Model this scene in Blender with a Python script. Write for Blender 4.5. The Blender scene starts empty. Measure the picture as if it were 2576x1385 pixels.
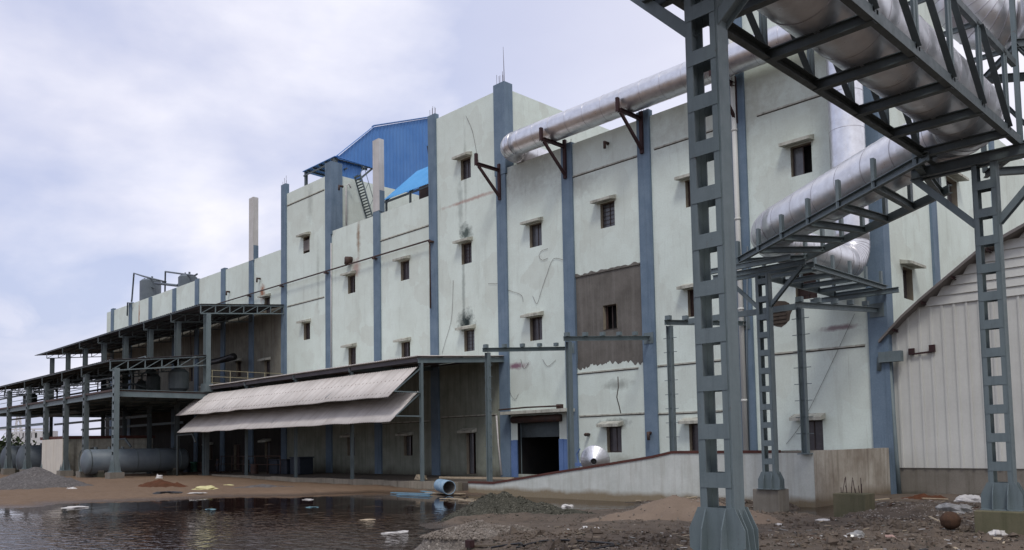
import bpy, math, random
from math import sin, cos, pi, radians, hypot, sqrt
from mathutils import Vector, Matrix, noise

# ------------------------------------------------------------------ camera model (also used to measure the site)
F, PX, PY = 2066.76, 1270.78, 981.43          # focal length and principal point for a 2576 x 1385 picture
YAW, PIT, ROL = [radians(a) for a in (-45.8592, 3.741, 1.0064)]
H = 3.55                                       # eye height above the water
def axes():
    cy, sy = cos(YAW), sin(YAW); cp, sp = cos(PIT), sin(PIT); cr, sr = cos(ROL), sin(ROL)
    f = Vector((sy*cp, cy*cp, sp)); r = Vector((cy, -sy, 0.)); d = f.cross(r)
    return cr*r+sr*d, -sr*r+cr*d, f
AR, AD, AF = axes()
def ray(x, y): return AR*((x-PX)/F)+AD*((y-PY)/F)+AF
def wx(x, y, X): d = ray(x, y); t = X/d[0]; return Vector((X, t*d[1], H+t*d[2]))
def wy(x, y, Y): d = ray(x, y); t = Y/d[1]; return Vector((t*d[0], Y, H+t*d[2]))
def wz(x, y, Z=0.): d = ray(x, y); t = (Z-H)/d[2]; return Vector((t*d[0], t*d[1], Z))

scene = bpy.context.scene
COL = scene.collection
RND = random.Random(7)

# ------------------------------------------------------------------ materials
def new_mat(name):
    m = bpy.data.materials.new(name); m.use_nodes = True
    nt = m.node_tree; nt.nodes.clear()
    return m, nt
class NT:
    def __init__(s, nt): s.nt = nt
    def n(s, t, **kw):
        nd = s.nt.nodes.new(t)
        for k, v in kw.items(): setattr(nd, k, v)
        return nd
    def l(s, a, b): s.nt.links.new(a, b)
    def math(s, op, a, b=None, clamp=False):
        nd = s.n('ShaderNodeMath', operation=op, use_clamp=clamp)
        for i, v in enumerate((a, b)):
            if v is None: continue
            if isinstance(v, (int, float)): nd.inputs[i].default_value = v
            else: s.l(v, nd.inputs[i])
        return nd.outputs[0]
    def mix(s, f, a, b, blend='MIX'):
        nd = s.n('ShaderNodeMix', data_type='RGBA', blend_type=blend)
        for i, v in ((0, f), (6, a), (7, b)):
            if isinstance(v, (int, float)): nd.inputs[i].default_value = v
            elif isinstance(v, tuple): nd.inputs[i].default_value = (*v[:3], 1)
            else: s.l(v, nd.inputs[i])
        return nd.outputs[2]
    def noise(s, vec, scale, detail=4, rough=.55, mapscale=None, dist=0):
        if mapscale:
            mp = s.n('ShaderNodeMapping'); mp.inputs['Scale'].default_value = mapscale
            s.l(vec, mp.inputs[0]); vec = mp.outputs[0]
        nd = s.n('ShaderNodeTexNoise'); nd.inputs['Scale'].default_value = scale
        nd.inputs['Detail'].default_value = detail; nd.inputs['Roughness'].default_value = rough
        nd.inputs['Distortion'].default_value = dist
        s.l(vec, nd.inputs['Vector']); return nd.outputs[0]
    def ramp(s, f, lo, hi, a=0., b=1.):
        nd = s.n('ShaderNodeMapRange', clamp=True)
        nd.inputs[1].default_value = lo; nd.inputs[2].default_value = hi
        nd.inputs[3].default_value = a; nd.inputs[4].default_value = b
        s.l(f, nd.inputs[0]); return nd.outputs[0]
    def bump(s, h, strength, dist=.02):
        nd = s.n('ShaderNodeBump'); nd.inputs['Strength'].default_value = strength
        nd.inputs['Distance'].default_value = dist; s.l(h, nd.inputs['Height']); return nd.outputs[0]
    def bsdf(s, col, rough=.8, metal=0., normal=None, spec=.3):
        b = s.n('ShaderNodeBsdfPrincipled'); o = s.n('ShaderNodeOutputMaterial')
        if isinstance(col, tuple): b.inputs['Base Color'].default_value = (*col[:3], 1)
        else: s.l(col, b.inputs['Base Color'])
        if isinstance(rough, (int, float)): b.inputs['Roughness'].default_value = rough
        else: s.l(rough, b.inputs['Roughness'])
        b.inputs['Metallic'].default_value = metal
        b.inputs['Specular IOR Level'].default_value = spec
        if normal is not None: s.l(normal, b.inputs['Normal'])
        s.l(b.outputs[0], o.inputs[0]); return b

def mat_simple(name, c1, c2, scale=1.5, rough=.75, metal=0., bump=.15, bscale=30, spec=.3, streak=0., streakcol=(.05, .045, .04), fine=.5, mapscale=None):
    m, nt = new_mat(name); t = NT(nt)
    tc = t.n('ShaderNodeTexCoord').outputs['Object']
    a = t.noise(tc, scale, 5, .6, mapscale)
    col = t.mix(t.ramp(a, .35, .65), c1, c2)
    g = t.noise(tc, bscale, 3)
    col = t.mix(t.ramp(g, .3, .7, 0, fine), col, tuple(v*.72 for v in c1))
    if streak:
        s1 = t.noise(tc, 1.0, 5, .65, (2.2, 2.2, .12))
        col = t.mix(t.ramp(s1, .5, .75, 0, streak), col, streakcol)
    t.bsdf(col, rough, metal, t.bump(g, bump, .02), spec)
    return m

# stains on the factory front: (picture x, picture y, half width m, half height m, colour, strength)
STAINS = [
 (1172, 590, 1.0, 1.1, (.03, .05, .045), .9), (1172, 810, 1.3, 1.3, (.02, .03, .03), 1.0), (1158, 520, .45, 3.4, (.14, .16, .15), .4),
 (1166, 720, .28, 6.0, (.10, .12, .11), .5), (1186, 1085, 1.6, 1.2, (.02, .02, .02), .95), (1190, 1150, 1.0, 2.2, (.05, .02, .015), .7),
 (1298, 922, 1.6, .35, (.16, .02, .08), .8), (1190, 500, 5.2, .22, (.30, .07, .04), .55), (1245, 965, .9, 1.1, (.12, .02, .03), .6),
 (902, 600, .42, 2.6, (.22, .13, .07), .8), (896, 675, .9, 1.2, (.35, .12, .10), .55), (660, 737, .8, 1.3, (.30, .10, .04), .9),
 (1545, 1068, 1.7, .5, (.03, .03, .025), .9), (2105, 826, 1.4, .22, (.12, .02, .05), .7), (1555, 968, 1.6, .5, (.10, .10, .08), .5),
 (800, 700, .4, 5.0, (.22, .24, .20), .35), (780, 510, .7, 2.8, (.16, .17, .15), .3), (1330, 430, 5.0, 2.2, (.20, .19, .16), .45),
 (350, 790, .35, 2.4, (.30, .10, .03), .9), (1780, 300, 6, 2, (.30, .29, .23), .4), (1960, 300, 6, 4, (.30, .30, .22), .3),
 (1450, 470, 3, 1.2, (.24, .23, .19), .35), (1540, 1160, 2.6, .7, (.20, .18, .12), .35), (1170, 430, .25, 5.0, (.14, .15, .13), .35),
 (1250, 1150, 1.5, 1.8, (.06, .035, .025), .55)]
YF = 48.7
BROOT = Vector((-19., YF, 0.))
def mat_plaster():
    m, nt = new_mat('weathered_white_plaster'); t = NT(nt)
    tcn = t.n('ShaderNodeTexCoord').outputs['Object']
    big = t.noise(tcn, .16, 5, .6)
    col = t.mix(t.ramp(big, .35, .65), (.705, .785, .715), (.625, .69, .62))
    mid = t.noise(tcn, .7, 6, .65)
    col = t.mix(t.ramp(mid, .45, .8, 0, .45), col, (.50, .53, .46))
    st = t.noise(tcn, 1.0, 6, .7, (1.1, 1.1, .13))
    col = t.mix(t.ramp(st, .55, .85, 0, .45), col, (.32, .34, .29))
    vo = t.n('ShaderNodeTexVoronoi'); vo.inputs['Scale'].default_value = .42
    dn = t.n('ShaderNodeTexNoise'); dn.inputs['Scale'].default_value = .8; t.l(tcn, dn.inputs['Vector'])
    va = t.n('ShaderNodeVectorMath', operation='ADD'); t.l(tcn, va.inputs[0]); vm = t.n('ShaderNodeVectorMath', operation='SCALE'); vm.inputs['Scale'].default_value = 1.6; t.l(dn.outputs['Color'], vm.inputs[0]); t.l(vm.outputs[0], va.inputs[1]); t.l(va.outputs[0], vo.inputs['Vector'])
    vc = t.n('ShaderNodeSeparateColor'); t.l(vo.outputs['Color'], vc.inputs[0])
    col = t.mix(t.ramp(vc.outputs[0], .55, 1.0, 0, .30), col, (.50, .51, .44))
    col = t.mix(t.ramp(t.noise(tcn, 1.0, 6, .75, (3.2, 3.2, .22)), .58, .80, 0, .6), col, (.34, .35, .28))
    fine = t.noise(tcn, 9, 4, .7)
    col = t.mix(t.ramp(fine, .4, .8, 0, .22), col, (.30, .31, .27))
    sp = t.n('ShaderNodeSeparateXYZ'); t.l(tcn, sp.inputs[0])
    X, Z = sp.outputs[0], sp.outputs[2]
    # splash grime near the ground
    zz = t.math('ADD', Z, t.math('MULTIPLY', t.math('SUBTRACT', mid, .5), 5.0))
    col = t.mix(t.ramp(zz, .6, 2.6, .75, 0), col, (.17, .15, .10))
    nz = t.noise(tcn, 1.6, 5, .7)
    for (x, y, rx, rz, c, k) in STAINS:
        p = wy(x, y, YF)-BROOT
        dx = t.math('DIVIDE', t.math('SUBTRACT', X, p.x), rx)
        dz = t.math('DIVIDE', t.math('SUBTRACT', Z, p.z), rz)
        r = t.math('SQRT', t.math('ADD', t.math('MULTIPLY', dx, dx), t.math('MULTIPLY', dz, dz)))
        r = t.math('ADD', r, t.math('MULTIPLY', t.math('SUBTRACT', nz, .5), 1.7))
        col = t.mix(t.ramp(r, .25, 1.0, k, 0), col, c)
    t.bsdf(col, .85, 0, t.bump(t.noise(tcn, 6, 5, .7), .25, .03), .2)
    return m

def mat_steel(name, c1, c2, rust=.5):
    m, nt = new_mat(name); t = NT(nt)
    tcn = t.n('ShaderNodeTexCoord').outputs['Object']
    col = t.mix(t.ramp(t.noise(tcn, .9, 5, .65), .35, .65), c1, c2)
    col = t.mix(t.ramp(t.noise(tcn, 1., 5, .7, (6, 6, .5)), .5, .75, 0, .4), col, tuple(v*.55 for v in c1))
    col = t.mix(t.ramp(t.noise(tcn, 26, 3, .7), .62, .80, 0, .35), col, tuple(min(1, v*1.7) for v in c2))
    sp_ = t.math('ADD', t.math('MULTIPLY', t.noise(tcn, 2.2, 5, .75), .65), t.math('MULTIPLY', t.noise(tcn, 17, 4, .7), .35))
    col = t.mix(t.ramp(sp_, .60, .68, 0, rust), col, (.085, .040, .022))
    t.bsdf(col, t.ramp(t.noise(tcn, 5, 4), .3, .7, .42, .68), 0, t.bump(t.noise(tcn, 14, 4, .7), .25, .015), .35)
    return m

def mat_awning():
    m, nt = new_mat('weathered_awning_sheet'); t = NT(nt)
    tcn = t.n('ShaderNodeTexCoord').outputs['Object']
    col = t.mix(t.ramp(t.noise(tcn, .5, 4), .35, .65), (.60, .565, .53), (.50, .47, .44))
    col = t.mix(t.ramp(t.noise(tcn, 1., 5, .7, (3.2, .35, .35)), .5, .75, 0, .6), col, (.33, .27, .24))
    sp = t.n('ShaderNodeSeparateXYZ'); t.l(tcn, sp.inputs[0]); X = sp.outputs[0]
    lap = t.math('FRACT', t.math('DIVIDE', X, 1.04)); col = t.mix(t.ramp(lap, .94, .98, 0, .35), col, (.22, .19, .17))
    scr = t.math('MULTIPLY', t.ramp(t.math('FRACT', t.math('DIVIDE', X, .52)), .80, .84), t.ramp(t.math('ABSOLUTE', t.math('SUBTRACT', t.math('FRACT', t.math('MULTIPLY', sp.outputs[2], .95)), .5)), .03, .05, 1, 0))
    col = t.mix(t.math('MULTIPLY', scr, .7), col, (.12, .08, .06))
    t.bsdf(col, .85, 0, t.bump(t.noise(tcn, 14, 3), .2, .02), .2)
    return m

def mat_wallpanel(name, c1, c2, stainc, low=None, lowh=1.0):
    m, nt = new_mat(name); t = NT(nt)
    tcn = t.n('ShaderNodeTexCoord').outputs['Object']
    a = t.noise(tcn, .6, 6, .65); col = t.mix(t.ramp(a, .35, .65), c1, c2)
    st = t.noise(tcn, 1.0, 6, .7, (2.6, 2.6, .16)); col = t.mix(t.ramp(st, .48, .72, 0, .6), col, stainc)
    if low:
        sp = t.n('ShaderNodeSeparateXYZ'); t.l(tcn, sp.inputs[0])
        zz = t.math('ADD', sp.outputs[2], t.math('MULTIPLY', t.math('SUBTRACT', a, .5), 1.6*lowh))
        col = t.mix(t.ramp(zz, lowh*.3, lowh, .9, 0), col, low)
    g = t.noise(tcn, 14, 4, .7); col = t.mix(t.ramp(g, .4, .8, 0, .3), col, tuple(v*.5 for v in c1))
    t.bsdf(col, .9, 0, t.bump(g, .3, .02), .15)
    return m

def mat_duct():
    m, nt = new_mat('aluminium_cladding'); t = NT(nt)
    tcn = t.n('ShaderNodeTexCoord').outputs['Object']
    a = t.noise(tcn, 2.2, 5, .6); b = t.noise(tcn, 22, 3)
    col = t.mix(t.ramp(a, .35, .7), (.76, .77, .79), (.62, .62, .63))
    r = t.ramp(t.noise(tcn, 5, 5, .65), .3, .7, .26, .44)
    h = t.math('ADD', t.noise(tcn, 1.1, 2, .4), t.math('MULTIPLY', b, .012))
    t.bsdf(col, r, .88, t.bump(h, .22, .05), .5)
    return m

def mat_water():
    m, nt = new_mat('brown_pond_water'); t = NT(nt)
    tcn = t.n('ShaderNodeTexCoord').outputs['Object']
    n1 = t.noise(tcn, 1.9, 2, .5, (.75, 1.2, 1), .6); n2 = t.noise(tcn, 9., 2, .6, (.8, 1.2, 1))
    sp = t.n('ShaderNodeSeparateXYZ'); t.l(tcn, sp.inputs[0])
    wind = t.math('ADD', t.math('SUBTRACT', t.math('MULTIPLY', sp.outputs[1], .7), t.math('MULTIPLY', sp.outputs[0], .7)), t.math('MULTIPLY', t.noise(tcn, .12, 4, .6), 26.))
    calm = t.ramp(wind, 40, 62, 1.0, .04)
    calm = t.math('MAXIMUM', calm, t.ramp(t.noise(tcn, .3, 4, .6), .60, .72, 0, .25))
    h = t.math('MULTIPLY', t.math('ADD', n1, t.math('MULTIPLY', n2, .10)), calm)
    col = t.mix(t.ramp(t.noise(tcn, .25, 4), .3, .7), (.012, .006, .005), (.022, .010, .008))
    b = t.bsdf(col, .03, 0, t.bump(h, 1.0, .10), .5); b.inputs['IOR'].default_value = 1.33
    return m

def mat_ground():
    m, nt = new_mat('wet_mud'); t = NT(nt)
    tcn = t.n('ShaderNodeTexCoord').outputs['Object']
    a = t.noise(tcn, .22, 6, .6); b = t.noise(tcn, 1.3, 6, .7); c = t.noise(tcn, 9, 5, .75); d = t.noise(tcn, 40, 3, .7)
    col = t.mix(t.ramp(a, .35, .65), (.135, .104, .078), (.098, .078, .062))
    col = t.mix(t.ramp(b, .45, .7, 0, .75), col, (.045, .034, .026))
    col = t.mix(t.ramp(c, .5, .72, 0, .6), col, (.17, .125, .085))
    col = t.mix(t.ramp(d, .55, .75, 0, .45), col, (.24, .20, .155))
    sp = t.n('ShaderNodeSeparateXYZ'); t.l(tcn, sp.inputs[0])
    wet = t.ramp(sp.outputs[2], .02, .16, 1, 0)
    left = t.ramp(sp.outputs[0], -30, -50, 0, .6)
    col = t.mix(left, col, (.20, .125, .070))
    col = t.mix(t.math('MULTIPLY', wet, .6), col, (.030, .021, .016))
    rg = t.ramp(wet, 0, 1, .85, .35)
    h = t.math('ADD', t.math('MULTIPLY', b, 1.0), t.math('ADD', t.math('MULTIPLY', c, .6), t.math('MULTIPLY', d, .3)))
    t.bsdf(col, rg, 0, t.bump(h, .8, .10), .3)
    return m

def mat_gravel(name, c1, c2, c3, sc=14, bs=.9):
    m, nt = new_mat(name); t = NT(nt)
    tcn = t.n('ShaderNodeTexCoord').outputs['Object']
    v = t.n('ShaderNodeTexVoronoi'); v.inputs['Scale'].default_value = sc; t.l(tcn, v.inputs['Vector'])
    vs = t.n('ShaderNodeSeparateColor'); t.l(v.outputs['Color'], vs.inputs[0])
    col = t.mix(vs.outputs[0], c1, c2)
    col = t.mix(t.ramp(vs.outputs[1], .8, 1.0), col, c3)
    col = t.mix(t.ramp(t.noise(tcn, 1.2, 5, .6), .45, .7, 0, .5), col, c1)
    h = t.math('ADD', t.math('MULTIPLY', v.outputs['Distance'], -1.0), t.noise(tcn, 40, 3))
    t.bsdf(col, .9, 0, t.bump(h, bs, .04), .2)
    return m

M = {}
M['plaster'] = mat_plaster()
M['blue'] = mat_simple('faded_blue_paint', (.13, .185, .245), (.175, .235, .295), .8, .75, 0, .2, 12, .2, .5, (.05, .075, .10), .35)
M['dado'] = mat_simple('blue_dado_paint', (.10, .17, .34), (.14, .22, .42), .8, .75, 0, .2, 12, .2, .35, (.05, .05, .07), .35)
M['shelt'] = mat_wallpanel('streaked_plaster_painted_shade', (.24, .235, .195), (.16, .15, .125), (.075, .055, .04))  # darker plaster: shade under the platform roof put into the colour, plus streaks
M['deepshade'] = mat_wallpanel('plaster_painted_deep_shade', (.055, .050, .045), (.035, .032, .03), (.015, .013, .012))  # near-black plaster: shade under the deck put into the colour
M['shade'] = mat_wallpanel('plaster_painted_porch_shade', (.29, .31, .26), (.21, .225, .185), (.10, .10, .075), (.06, .05, .035), 1.6)  # darker plaster: porch shade put into the colour, with stains and foot dirt
M['brick'] = mat_simple('exposed_brick', (.085, .066, .050), (.050, .040, .032), 4, .9, 0, .5, 18)
M['stub'] = mat_wallpanel('whitewashed_concrete', (.58, .565, .54), (.48, .465, .44), (.36, .34, .31))
M['trim'] = mat_simple('grimy_trim_plaster', (.52, .52, .45), (.36, .35, .29), 2.5, .85, 0, .3, 20, .2, .7, (.05, .045, .035), .5)
M['darkline'] = mat_simple('dark_line_brown', (.07, .06, .05), (.13, .12, .10), 2.5, .9)  # dark line colour; under ledges it is painted shade mixed with dirt
M['mortar'] = mat_wallpanel('bare_cement_render', (.112, .103, .090), (.165, .152, .135), (.215, .205, .185))
M['reveal'] = mat_simple('window_reveal', (.33, .29, .22), (.24, .21, .16), 2, .85)
M['wood'] = mat_simple('dark_window_frame', (.07, .05, .045), (.05, .038, .035), 3, .6)
M['pane'] = mat_simple('dusty_window_pane', (.055, .050, .055), (.085, .075, .08), 1.2, .25, 0, .05, 8, .5)
M['pane2'] = mat_simple('grey_window_pane', (.10, .105, .115), (.14, .145, .15), 1.2, .15, 0, .05, 8, .5)
M['pane3'] = mat_simple('brown_window_board', (.075, .045, .035), (.05, .03, .025), 3, .7)
M['dark'] = mat_simple('dark_interior', (.012, .012, .013), (.02, .018, .016), 1, .9)
M['steel'] = mat_steel('grey_green_steel_paint', (.118, .152, .16), (.15, .185, .192), .6)
M['awn'] = mat_awning()
M['steeldk'] = mat_steel('dark_steel_paint', (.078, .096, .10), (.10, .122, .126), .6)  # darker copy of the steel; paints shade onto the platform's inner steelwork
M['rust'] = mat_simple('red_oxide_steel', (.050, .022, .022), (.032, .017, .018), 3, .7)
M['iron'] = mat_simple('dark_iron_pipe', (.05, .035, .032), (.09, .045, .03), 3, .6)
M['duct'] = mat_duct()
M['seam'] = mat_simple('duct_seam_band', (.55, .54, .56), (.45, .44, .46), 3, .35, .7)
M['asb'] = mat_simple('asbestos_sheet', (.58, .545, .51), (.49, .455, .43), .5, .85, 0, .1, 20, .2, .15, (.22, .15, .12), .25)
M['asbdk'] = mat_simple('old_asbestos_roof', (.22, .20, .185), (.16, .145, .135), .5, .9)
M['roofdk'] = mat_simple('dark_roof_sheet', (.075, .07, .075), (.11, .10, .105), .6, .8)
M['bluesheet'] = mat_simple('blue_profiled_sheet', (.065, .19, .46), (.09, .225, .50), .5, .5, 0, .06, 10, .3, .15, (.04, .08, .2), .15)
M['cyansheet'] = mat_simple('bright_blue_roof_sheet', (.07, .30, .60), (.10, .35, .66), .6, .5, 0, .06, 10, .3, 0, (.1, .1, .1), .15)
M['cream'] = mat_simple('white_shed_sheet', (.60, .60, .555), (.54, .54, .50), .5, .55, 0, .05, 10, .3, .2, (.30, .27, .23), .2)
M['concrete'] = mat_wallpanel('rough_concrete', (.17, .155, .13), (.23, .21, .18), (.10, .09, .07), (.05, .05, .035), .5)
M['moss'] = mat_wallpanel('mossy_concrete', (.12, .115, .07), (.17, .15, .10), (.06, .065, .035), (.05, .055, .025), .7)
M['dockw'] = mat_wallpanel('whitewashed_dock_wall', (.61, .63, .58), (.50, .52, .47), (.36, .35, .29), (.20, .145, .075), .48)
M['docks'] = mat_wallpanel('stained_dock_side', (.46, .43, .37), (.27, .235, .19), (.10, .07, .05), (.15, .115, .075), .7)
M['coping'] = mat_simple('red_brown_coping', (.11, .04, .03), (.075, .03, .024), 2, .8)
M['floor'] = mat_simple('dirty_concrete_floor', (.12, .10, .08), (.075, .065, .055), 1, .8)
M['kerb'] = mat_wallpanel('worn_cement_kerb', (.28, .25, .20), (.20, .18, .14), (.10, .08, .06), (.06, .045, .03), .25)
M['tank'] = mat_simple('grey_tank_paint', (.10, .125, .145), (.135, .16, .175), .8, .5, 0, .05, 10, .35, .35, (.08, .09, .10), .25)
M['tankrust'] = mat_wallpanel('rust_streaked_panel', (.62, .58, .50), (.55, .52, .46), (.40, .33, .24))
M['white'] = mat_simple('white_plastic', (.62, .60, .57), (.50, .48, .46), 6, .5, 0, .3, 14, .3)
M['railp'] = mat_simple('dull_cream_rail_paint', (.30, .27, .17), (.22, .20, .14), 4, .6)
M['yellow'] = mat_simple('pale_yellow_cloth', (.62, .58, .30), (.52, .47, .24), 6, .7, 0, .3, 14, .3)
M['teal'] = mat_simple('teal_plastic', (.08, .17, .20), (.11, .22, .25), 6, .4)
M['black'] = mat_simple('black_plastic', (.012, .012, .014), (.025, .024, .024), 6, .4, 0, .4, 14, .4)
M['silverbag'] = mat_simple('grey_plastic_film', (.34, .34, .33), (.16, .15, .14), 5, .3, .2, .5, 10, .5)
M['frp'] = mat_simple('pale_blue_pipe', (.20, .33, .45), (.34, .45, .52), 3, .5)
M['frpin'] = mat_simple('grey_pipe_inside', (.20, .19, .17), (.14, .13, .12), 3, .8)
M['plankblue'] = mat_simple('blue_painted_plank', (.13, .27, .38), (.20, .34, .42), 3, .6)
M['plank'] = mat_simple('bleached_timber', (.36, .29, .20), (.46, .38, .27), 5, .8)
M['timberdk'] = mat_simple('wet_timber', (.13, .10, .07), (.19, .15, .10), 5, .7)
M['sand'] = mat_simple('damp_sand', (.215, .165, .125), (.17, .13, .10), .8, .95, 0, .5, 26, .1, 0, (.1, .1, .1), .5)
M['soil'] = mat_simple('red_brown_soil', (.11, .045, .025), (.07, .035, .02), 1.5, .95, 0, .7, 12, .1, 0, (.1, .1, .1), .6)
M['dkgravel'] = mat_gravel('fine_dark_aggregate', (.040, .040, .030), (.085, .082, .062), (.16, .15, .12), 22)
M['gravel'] = mat_gravel('grey_crushed_stone', (.13, .115, .10), (.24, .21, .18), (.42, .38, .33), 16)
M['gravelft'] = mat_gravel('distant_grey_aggregate', (.085, .078, .075), (.13, .12, .115), (.17, .16, .15), 9)
M['stone'] = mat_simple('loose_stone', (.16, .135, .11), (.27, .235, .20), 3, .85)
M['clod'] = mat_simple('mud_clod', (.10, .078, .060), (.145, .115, .088), 3, .9)
M['litter'] = mat_simple('muddy_litter', (.20, .17, .14), (.42, .38, .33), 7, .7)
M['ball'] = mat_simple('rusty_ball', (.085, .045, .025), (.05, .028, .018), 6, .85, 0, .6, 20)
M['pink'] = mat_simple('faded_pink_plastic', (.42, .28, .24), (.34, .22, .18), 5, .6)
M['skin'] = mat_simple('skin', (.16, .09, .06), (.14, .08, .055), 5, .6)
M['cloth'] = mat_simple('dark_work_clothes', (.035, .035, .045), (.05, .05, .06), 5, .9)
M['hair'] = mat_simple('black_hair', (.012, .01, .01), (.02, .016, .014), 8, .6)
M['green'] = mat_simple('green_plastic', (.03, .11, .07), (.04, .13, .09), 4, .5)
M['bluebin'] = mat_simple('dark_blue_crate', (.015, .022, .035), (.025, .032, .045), 4, .5)
M['leaf'] = mat_simple('far_foliage', (.045, .065, .03), (.07, .09, .045), 2, .9)
M['farw'] = mat_simple('far_white_concrete', (.62, .62, .62), (.52, .52, .53), .3, .9)
M['water'] = mat_water(); M['ground'] = mat_ground()

# ------------------------------------------------------------------ mesh builder
class MB:
    def __init__(s): s.v = []; s.f = []; s.mi = []; s.m = 0
    def add(s, vs, fs):
        o = len(s.v); s.v += [Vector(v) for v in vs]
        for f in fs: s.f.append([i+o for i in f]); s.mi.append(s.m)
    def box(s, x0, x1, y0, y1, z0, z1):
        if x0 > x1: x0, x1 = x1, x0
        if y0 > y1: y0, y1 = y1, y0
        if z0 > z1: z0, z1 = z1, z0
        s.add([(x, y, z) for z in (z0, z1) for y in (y0, y1) for x in (x0, x1)],
              [(0, 2, 3, 1), (4, 5, 7, 6), (0, 1, 5, 4), (2, 6, 7, 3), (0, 4, 6, 2), (1, 3, 7, 5)]); return s
    def frame(s, p, q, up=(0, 0, 1)):
        p = Vector(p); q = Vector(q); d = (q-p).normalized(); u = Vector(up)
        if abs(d.dot(u)) > .97: u = Vector((0, 1, 0))
        a = d.cross(u).normalized(); b = a.cross(d).normalized(); return p, q, a, b
    def bar(s, p, q, w, h, up=(0, 0, 1)):
        p, q, a, b = s.frame(p, q, up); vs = []
        for e in (p, q):
            for i, j in ((-1, -1), (1, -1), (1, 1), (-1, 1)): vs.append(e+a*(i*w/2)+b*(j*h/2))
        s.add(vs, [(0, 1, 2, 3), (7, 6, 5, 4), (0, 4, 5, 1), (1, 5, 6, 2), (2, 6, 7, 3), (3, 7, 4, 0)]); return s
    def ibeam(s, p, q, w, h, t=.03, up=(0, 0, 1)):
        p, q, a, b = s.frame(p, q, up); t2 = t
        pts = [(-w/2, -h/2), (w/2, -h/2), (w/2, -h/2+t2), (t/2, -h/2+t2), (t/2, h/2-t2), (w/2, h/2-t2), (w/2, h/2), (-w/2, h/2), (-w/2, h/2-t2), (-t/2, h/2-t2), (-t/2, -h/2+t2), (-w/2, -h/2+t2)]
        return s.extr(p, q, a, b, pts)
    def channel(s, p, q, w, h, side=1, t=.03, up=(0, 0, 1)):
        p, q, a, b = s.frame(p, q, up); a = a*side
        pts = [(0, -h/2), (w, -h/2), (w, -h/2+t), (t, -h/2+t), (t, h/2-t), (w, h/2-t), (w, h/2), (0, h/2)]
        return s.extr(p, q, a, b, pts)
    def angle(s, p, q, w, t=.02, up=(0, 0, 1), sx=1, sy=1):
        p, q, a, b = s.frame(p, q, up)
        return s.extr(p, q, a*sx, b*sy, [(0, 0), (w, 0), (w, t), (t, t), (t, w), (0, w)])
    def extr(s, p, q, a, b, pts):
        n = len(pts); vs = [p+a*x+b*y for x, y in pts]+[q+a*x+b*y for x, y in pts]
        s.add(vs, [list(range(n))[::-1], list(range(n, 2*n))]+[(i, (i+1) % n, n+(i+1) % n, n+i) for i in range(n)]); return s
    def prism(s, pts, off):
        off = Vector(off); n = len(pts); vs = [Vector(p) for p in pts]
        s.add(vs+[v+off for v in vs], [list(range(n))[::-1], list(range(n, 2*n))]+[(i, (i+1) % n, n+(i+1) % n, n+i) for i in range(n)]); return s
    def tube(s, pts, r, n=8, cap=True, closed=False):
        pts = [Vector(p) for p in pts]; rs = r if isinstance(r, (list, tuple)) else [r]*len(pts)
        rings = []; pa = None
        for i, p in enumerate(pts):
            d = (pts[min(i+1, len(pts)-1)]-pts[max(i-1, 0)]).normalized()
            if pa is None:
                u = Vector((0, 0, 1)) if abs(d.z) < .9 else Vector((0, 1, 0)); a = d.cross(u).normalized()
            else: a = (pa-d*pa.dot(d)).normalized()
            pa = a; b = a.cross(d)
            rings.append([p+(a*cos(2*pi*k/n)+b*sin(2*pi*k/n))*rs[i] for k in range(n)])
        vs = [v for r_ in rings for v in r_]; fs = []
        for i in range(len(pts)-1):
            for k in range(n): fs.append((i*n+k, (i+1)*n+k, (i+1)*n+(k+1) % n, i*n+(k+1) % n))
        if cap: fs += [list(range(n)), list(range((len(pts)-1)*n, len(pts)*n))[::-1]]
        s.add(vs, fs); return s
    def lathe(s, c, axis, prof, n=24):
        c = Vector(c); d = Vector(axis).normalized(); u = Vector((0, 0, 1)) if abs(d.z) < .9 else Vector((0, 1, 0))
        a = d.cross(u).normalized(); b = a.cross(d); vs = []
        for h, r in prof: vs += [c+d*h+(a*cos(2*pi*k/n)+b*sin(2*pi*k/n))*max(r, .0005) for k in range(n)]
        fs = [(i*n+k, i*n+(k+1) % n, (i+1)*n+(k+1) % n, (i+1)*n+k) for i in range(len(prof)-1) for k in range(n)]
        s.add(vs, fs); return s
    def build(s, name, mat, parent=None, smooth=False, recalc=True):
        org = ORG.get(parent.name, Vector((0, 0, 0))) if parent else Vector((0, 0, 0))
        me = bpy.data.meshes.new(name)
        me.from_pydata([v-org for v in s.v], [], s.f)
        mats = mat if isinstance(mat, (list, tuple)) else [mat]
        for m in mats: me.materials.append(m)
        if len(mats) > 1: me.polygons.foreach_set('material_index', s.mi)
        if recalc:
            import bmesh
            bm = bmesh.new(); bm.from_mesh(me); bmesh.ops.recalc_face_normals(bm, faces=bm.faces); bm.to_mesh(me); bm.free()
        if smooth: me.polygons.foreach_set('use_smooth', [True]*len(me.polygons))
        o = bpy.data.objects.new(name, me); COL.objects.link(o)
        if parent: o.parent = parent
        ORG[o.name] = org
        return o
ORG = {}
def tag(o, label, cat, group=None, kind=None):
    if kind: o['kind'] = kind
    if label: o['label'] = label
    if cat: o['category'] = cat
    if group: o['group'] = group
    return o
def thing(name, loc, label, cat, group=None):
    o = bpy.data.objects.new(name, None); COL.objects.link(o); o.location = Vector(loc); o.empty_display_size = .3
    ORG[o.name] = Vector(loc); return tag(o, label, cat, group)
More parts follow.
